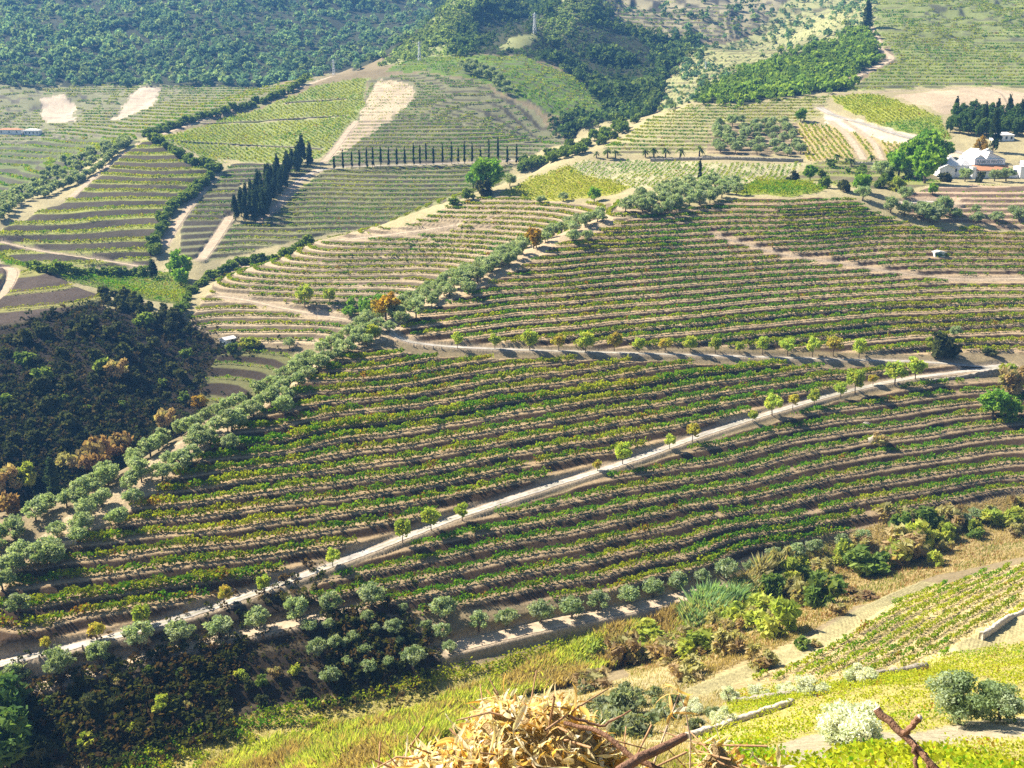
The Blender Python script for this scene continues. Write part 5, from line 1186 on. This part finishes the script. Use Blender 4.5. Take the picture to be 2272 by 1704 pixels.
stone_wall('pale dry stone wall right of the dark near olive', Ts(8, (340,1375), (500,1325), (720,1250)), 55, 110, .7, .6, M_PALESTONE, 1)
stone_wall('pale dry stone wall running left from the dark near olive', Ts(8, (-40,1500), (150,1450), (330,1385)), 50, 110, .7, .6, M_PALESTONE, 2)
stone_wall('brownish stone wall above the yellow vines at the right', Ts(8, (1240,1075), (1400,1045), (1590,1020)), 80, 140, .8, .6, M_STONE, 3)
stone_wall('short brown stone wall above the near yellow vines', Ts(8, (350,1245), (550,1220), (760,1190)), 65, 125, .7, .6, M_STONE, 4)
stone_wall('pale wall edging the path at the right edge', Ts(8, (1930,830), (2060,740), (2230,650)), 100, 160, .9, .6, M_PALESTONE, 5)
stone_wall('stone retaining wall under the hairpin bend', Ts(5, (1560,1010), (1720,990), (1890,968), (2010,955), (2060,935)), 250, 300, .5, .7, M_STONE, 6, 3.4)
stone_wall('long dark stone wall along the top of the pale plateau vineyard', Fs((1405,349), (1500,346), (1620,347), (1735,350)), 440, 540, 1.4, .6, M_STONE, 7, .6)
stone_wall('low stone wall along the garden below the plateau palms', Ts(2, (1100,1065), (1200,1062), (1320,1068)), 430, 510, 1.2, .6, M_PALESTONE, 8, .6)
# marker stones along the road edges
mk = Ts(6, (715,845), (535,890), (440,912), (255,955), (120,975)) + Ts(4, (340,770), (460,785), (525,790), (585,795), (640,800))
for n, (u, v) in enumerate(sorted(mk)):
    x, y, z = ground(u, v, 140, 275)
    V, Q = tube([(0, 0, -.3), (0, 0, .35), (0, 0, .62), (.02, 0, .72)], [.2, .17, .14, .05], 7)
    tag(mesh_np('marker_stone', V, Q, M_STONE, loc=(x, y, z)), '%s small dark marker stone from the left on a dirt road edge' % nth(n + 1), 'marker stone', 'marker stones on the road edges')
# lattice pylons
def pylon(label, u, v, y0, y1, hpx):
    x, y, z = ground(u, v, y0, y1); H = hpx * y * 1.03 / CF; o = thing('pylon', label, 'pylon', (x, y, z), .4); parts = []; rr = max(.10, H * .011); b = H * .075
    lv = [i / 6 for i in range(7)]; cs_ = [(1, 1), (1, -1), (-1, -1), (-1, 1)]
    wd_ = lambda t: b * (1 - .8 * t)
    for c in cs_: parts.append(tube([(c[0] * wd_(t), c[1] * wd_(t), H * t) for t in lv], [rr] * 7, 4))
    for i in range(6):
        for k in range(4):
            a_, b_ = cs_[k], cs_[(k + 1) % 4]; parts.append(tube([(a_[0] * wd_(lv[i]), a_[1] * wd_(lv[i]), H * lv[i]), (b_[0] * wd_(lv[i + 1]), b_[1] * wd_(lv[i + 1]), H * lv[i + 1])], [rr * .6] * 2, 4))
    V, Q = join(parts); mesh_np('lattice_mast', V, Q, M_STEEL, None, o)
    for t in (.78, .9):
        V, Q = join([tube([(-H * .16, 0, H * t), (0, 0, H * (t + .03)), (H * .16, 0, H * t)], [rr * .5, rr * 1.2, rr * .5], 4), tube([(-H * .16, 0, H * t), (0, 0, H * (t - .02)), (H * .16, 0, H * t)], [rr * .5, rr, rr * .5], 4)]); mesh_np('crossarm', V, Q, M_STEEL, None, o)
pylon('pale lattice pylon on the crest above the left vine slope', *T(0, 2157, 482), 700, 900, 31)
pylon('thin pale pylon on the green crest above the cypress slope', *T(1, 497, 392), 720, 900, 38)
pylon('tall pale pylon on the wooded ridge at upper centre', *T(1, 1240, 220), 800, 1000, 42)
pylon('small pale pylon on the scrub slope left of the wooded wedge', *T(2, 155, 468), 600, 900, 22)

# ------------------------------------------------------------------ foreground: heap of dry leaves and stalks, cut branches
def ribbons(P, L, Wd, Cc, seed, seg=6, up=None):
    """curled dry leaves from points P"""
    g = np.random.default_rng(seed); n = len(P)
    d = g.normal(size=(n, 3)); d[:, 2] = d[:, 2] * .7 + (.05 if up is None else up); d /= np.linalg.norm(d, axis=1)[:, None]
    s = np.cross(d, g.normal(size=(n, 3))); s /= np.linalg.norm(s, axis=1)[:, None]; nn = np.cross(d, s)
    curl = g.normal(size=n) * 2.2; twist = g.normal(size=n) * 1.5; sag = g.random(n) * .5; rows = []; p = P.copy(); ang = np.zeros(n)
    for k in range(seg):
        t = k / (seg - 1); wv = Wd * (math.sin(math.pi * min(1, .15 + t * .85)) ** .8 * .5 + .04)
        a = twist * t; sd = s * np.cos(a)[:, None] + nn * np.sin(a)[:, None]; cup = np.cross(d, sd) * (wv * .35)[:, None]
        rows += [p - sd * wv[:, None] + cup, p - cup * .4, p + sd * wv[:, None] + cup]
        dirv = d * np.cos(ang)[:, None] + nn * np.sin(ang)[:, None]; dirv[:, 2] -= sag * t
        p = p + dirv * (L / (seg - 1))[:, None]; ang = ang + curl / seg
    V = np.stack(rows, 1); ix = np.arange(seg * 3).reshape(seg, 3)
    q_ = np.stack([ix[:-1, :-1], ix[:-1, 1:], ix[1:, 1:], ix[1:, :-1]], -1).reshape(-1, 4)
    Q = (q_[None] + (np.arange(n) * seg * 3)[:, None, None]).reshape(-1, 4)
    return V.reshape(-1, 3), Q, np.repeat(Cc, seg * 3, 0)
STRAW = np.array([(.88, .60, .24), (.92, .78, .48), (.94, .88, .70), (.72, .40, .12), (.86, .54, .16), (.50, .28, .10)])
def heap(name, label, u, D, prof, n, seed, gz, stalks=40):
    """prof: height of the heap along x in photograph pixels (F view); D: distance"""
    g = np.random.default_rng(seed); xs = np.array([p[0] for p in prof], float); vs = np.array([p[1] for p in prof], float)
    cx = ray(*F(u, 1600))[0] * D; o = thing(name, label, 'heap', (cx, D, gz))
    P = []
    while len(P) < n:
        uu = g.uniform(xs[0], xs[-1]); top = np.interp(uu, xs, vs); yy = D + g.normal() * .38
        a_, s_ = ray(*F(uu, top)); zt = s_ * D - .55 * abs(yy - D) ** 1.3 * 1.4 - .02
        zz = zt - abs(g.normal()) * .05 - (g.random() ** 2) * .5
        if zz < gz: continue
        P.append((a_ * yy, yy, zz))
    P = np.array(P) - (cx, D, gz); c = STRAW[g.choice(6, n, p=(.17, .33, .32, .05, .08, .05))] * (.75 + .45 * g.random((n, 1)))
    V, Q, Cc = ribbons(P, .06 + .16 * g.random(n) ** 1.8, .010 + .032 * g.random(n) ** 1.8, c, seed)
    mesh_np('dry_leaves', V, Q, M_DRYL, Cc, o, smooth=True)
    parts = []
    for k in range(stalks):
        p = P[g.integers(n)]; d = g.normal(size=3) * (1, 1, .6) + (0, 0, .25); d /= np.linalg.norm(d); L = .25 + .5 * g.random(); b_ = g.normal(size=3) * .08
        parts.append(tube([p - d * L / 2, p + b_ * L, p + d * L / 2], [.008, .007, .004], 5))
    V, Q = join(parts); mesh_np('stalks', V, Q, plain(name + '_stalks', (.40, .24, .13), .8, .3, 20, .2), None, o, smooth=True)
    # core of the heap: packed litter under the loose leaves
    xs_ = np.linspace(xs[0] + 6, xs[-1] - 6, 26); V = []
    for uu in xs_:
        a_, s_ = ray(*F(uu, np.interp(uu, xs, vs) + 26)); zt = s_ * D
        for t in np.linspace(-1, 1, 9): V.append((a_ * (D + t * .8) - cx, t * .8, max(zt - gz - .75 * abs(t) ** 1.3 - .04 * g.random(), -.05)))
    ix = np.arange(26 * 9).reshape(26, 9); Q = np.stack([ix[:-1, :-1], ix[1:, :-1], ix[1:, 1:], ix[:-1, 1:]], -1).reshape(-1, 4)
    mesh_np('litter', np.array(V), Q, plain(name + '_litter', (.62, .44, .22), .95, .5, 25, .9), None, o, smooth=True)
    return o
GZ = -4.62
heap('dry_stalk_heap', 'large heap of pale golden dry maize leaves in the foreground', 1150, 5.6, [(800,1720),(850,1652),(900,1632),(960,1618),(1000,1575),(1040,1545),(1062,1505),(1092,1500),(1120,1512),(1160,1508),(1200,1512),(1245,1512),(1275,1560),(1310,1600),(1350,1640),(1420,1690)], 4600, 41, GZ, 130)
heap('dry_leaf_heap', 'small heap of bleached dry leaves right of the cut branch', 1560, 6.2, [(1470,1720),(1500,1668),(1530,1600),(1548,1562),(1575,1615),(1620,1640),(1680,1655),(1760,1700)], 620, 42, GZ - .6, 16)
M_BRANCH = plain('red_brown_bark', (.27, .15, .095), .75, .35, 14, .5); M_CUT = plain('cut_wood', (.72, .55, .42), .8, .15, 30)
def fpt(u, v, D):
    a_, s_ = ray(*F(u, v)); return np.array((a_ * D, D, s_ * D))
def branch(label, arms):
    """arms: (name, [(x, y, distance)], radii, cut end or not)"""
    base = fpt(*arms[0][1][0]); o = thing('branch', label, 'branch', tuple(base))
    for nm_, pts, rad, cut in arms:
        p = np.array([fpt(*q_) for q_ in pts]) - base
        tt = np.linspace(0, len(p) - 1, 14); pp = np.stack([np.interp(tt, range(len(p)), p[:, k]) for k in range(3)], 1) + np.random.default_rng(3).normal(size=(14, 3)) * .004
        V, Q = tube(pp, np.interp(tt, range(len(p)), rad), 10); b_ = mesh_np(nm_, V, Q, M_BRANCH, None, o, smooth=True)
        if cut:
            d = pp[-1] - pp[-2]; d /= np.linalg.norm(d); V, Q = tube([pp[-1] - d * .004, pp[-1] + d * .003, pp[-1] + d * .004], [rad[-1] * .98, rad[-1] * .94, .001], 10); mesh_np('cut_end', V, Q, M_CUT, None, b_)
branch('thick straight reddish cut branch sloping up right from the heap', [('limb', [(1300,1705,4.6), (1350,1655,4.9), (1482,1592,5.3)], [.030, .028, .023], True)])
branch('thin pale curved branch arching out of the heap', [('limb', [(1215,1560,5.3), (1300,1580,5.2), (1360,1635,5.1), (1440,1668,5.0)], [.012, .014, .016, .018], False), ('twig', [(1225,1545,5.3), (1300,1570,5.3), (1366,1535,5.3)], [.009, .008, .004], False)])
branch('forked reddish brown cut branch standing at the lower right', [('limb', [(2060,1720,4.6), (2005,1640,4.7), (1950,1588,4.8), (1896,1532,4.9)], [.014, .017, .020, .022], True), ('side_branch', [(1948,1588,4.8), (1990,1550,4.75)], [.015, .016], True), ('twig', [(1975,1606,4.75), (1978,1660,4.7), (1988,1710,4.65)], [.012, .011, .010], False), ('twig', [(1996,1625,4.72), (2010,1670,4.68), (2020,1710,4.6)], [.010, .009, .007], False)])
def stalk(label, pts, leaf, seed):
    base = fpt(*pts[0]); o = thing('dry_stalk', label, 'plant', tuple(base)); p = np.array([fpt(*q_) for q_ in pts]) - base
    V, Q = tube(p, np.linspace(.007, .003, len(p)), 6); mesh_np('stem', V, Q, M_CUT, None, o, smooth=True)
    g = np.random.default_rng(seed); k = g.integers(1, len(p), leaf)
    V, Q, Cc = ribbons(p[k], .10 + .1 * g.random(leaf), .016 + .012 * g.random(leaf), STRAW[g.integers(0, 3, leaf)], seed); mesh_np('dry_leaves', V, Q, M_DRYL, Cc, o, smooth=True)
stalk('tall thin dry stalk with bleached leaves right of the heap', [(1490,1720,6.2), (1492,1600,6.2), (1480,1530,6.2), (1462,1490,6.2)], 9, 51)
stalk('slanting dry stalk with pale leaves nearer the heap', [(1395,1700,6.0), (1430,1600,6.0), (1452,1540,6.0), (1466,1500,6.0)], 10, 52)

# ------------------------------------------------------------------ air
hm = bpy.data.materials.new('haze'); hm.use_nodes = True; hn = hm.node_tree; hn.nodes.clear()
ho = hn.nodes.new('ShaderNodeOutputMaterial'); hv = hn.nodes.new('ShaderNodeVolumePrincipled')
hv.inputs['Color'].default_value = (.16, .44, .95, 1); hv.inputs['Density'].default_value = .00018; hv.inputs['Anisotropy'].default_value = .1
hn.links.new(hv.outputs[0], ho.inputs['Volume'])
zlo, zhi = float(ZT.min()) - 1.0, float(max(ZT.max(), 10)) + 25
tag(bm_obj('haze', [p[::1] for p in box(-1180, 1180, -40, 1720, zlo, zhi)], hm), kind='stuff', label='thin blue air haze over the valley', cat='haze')
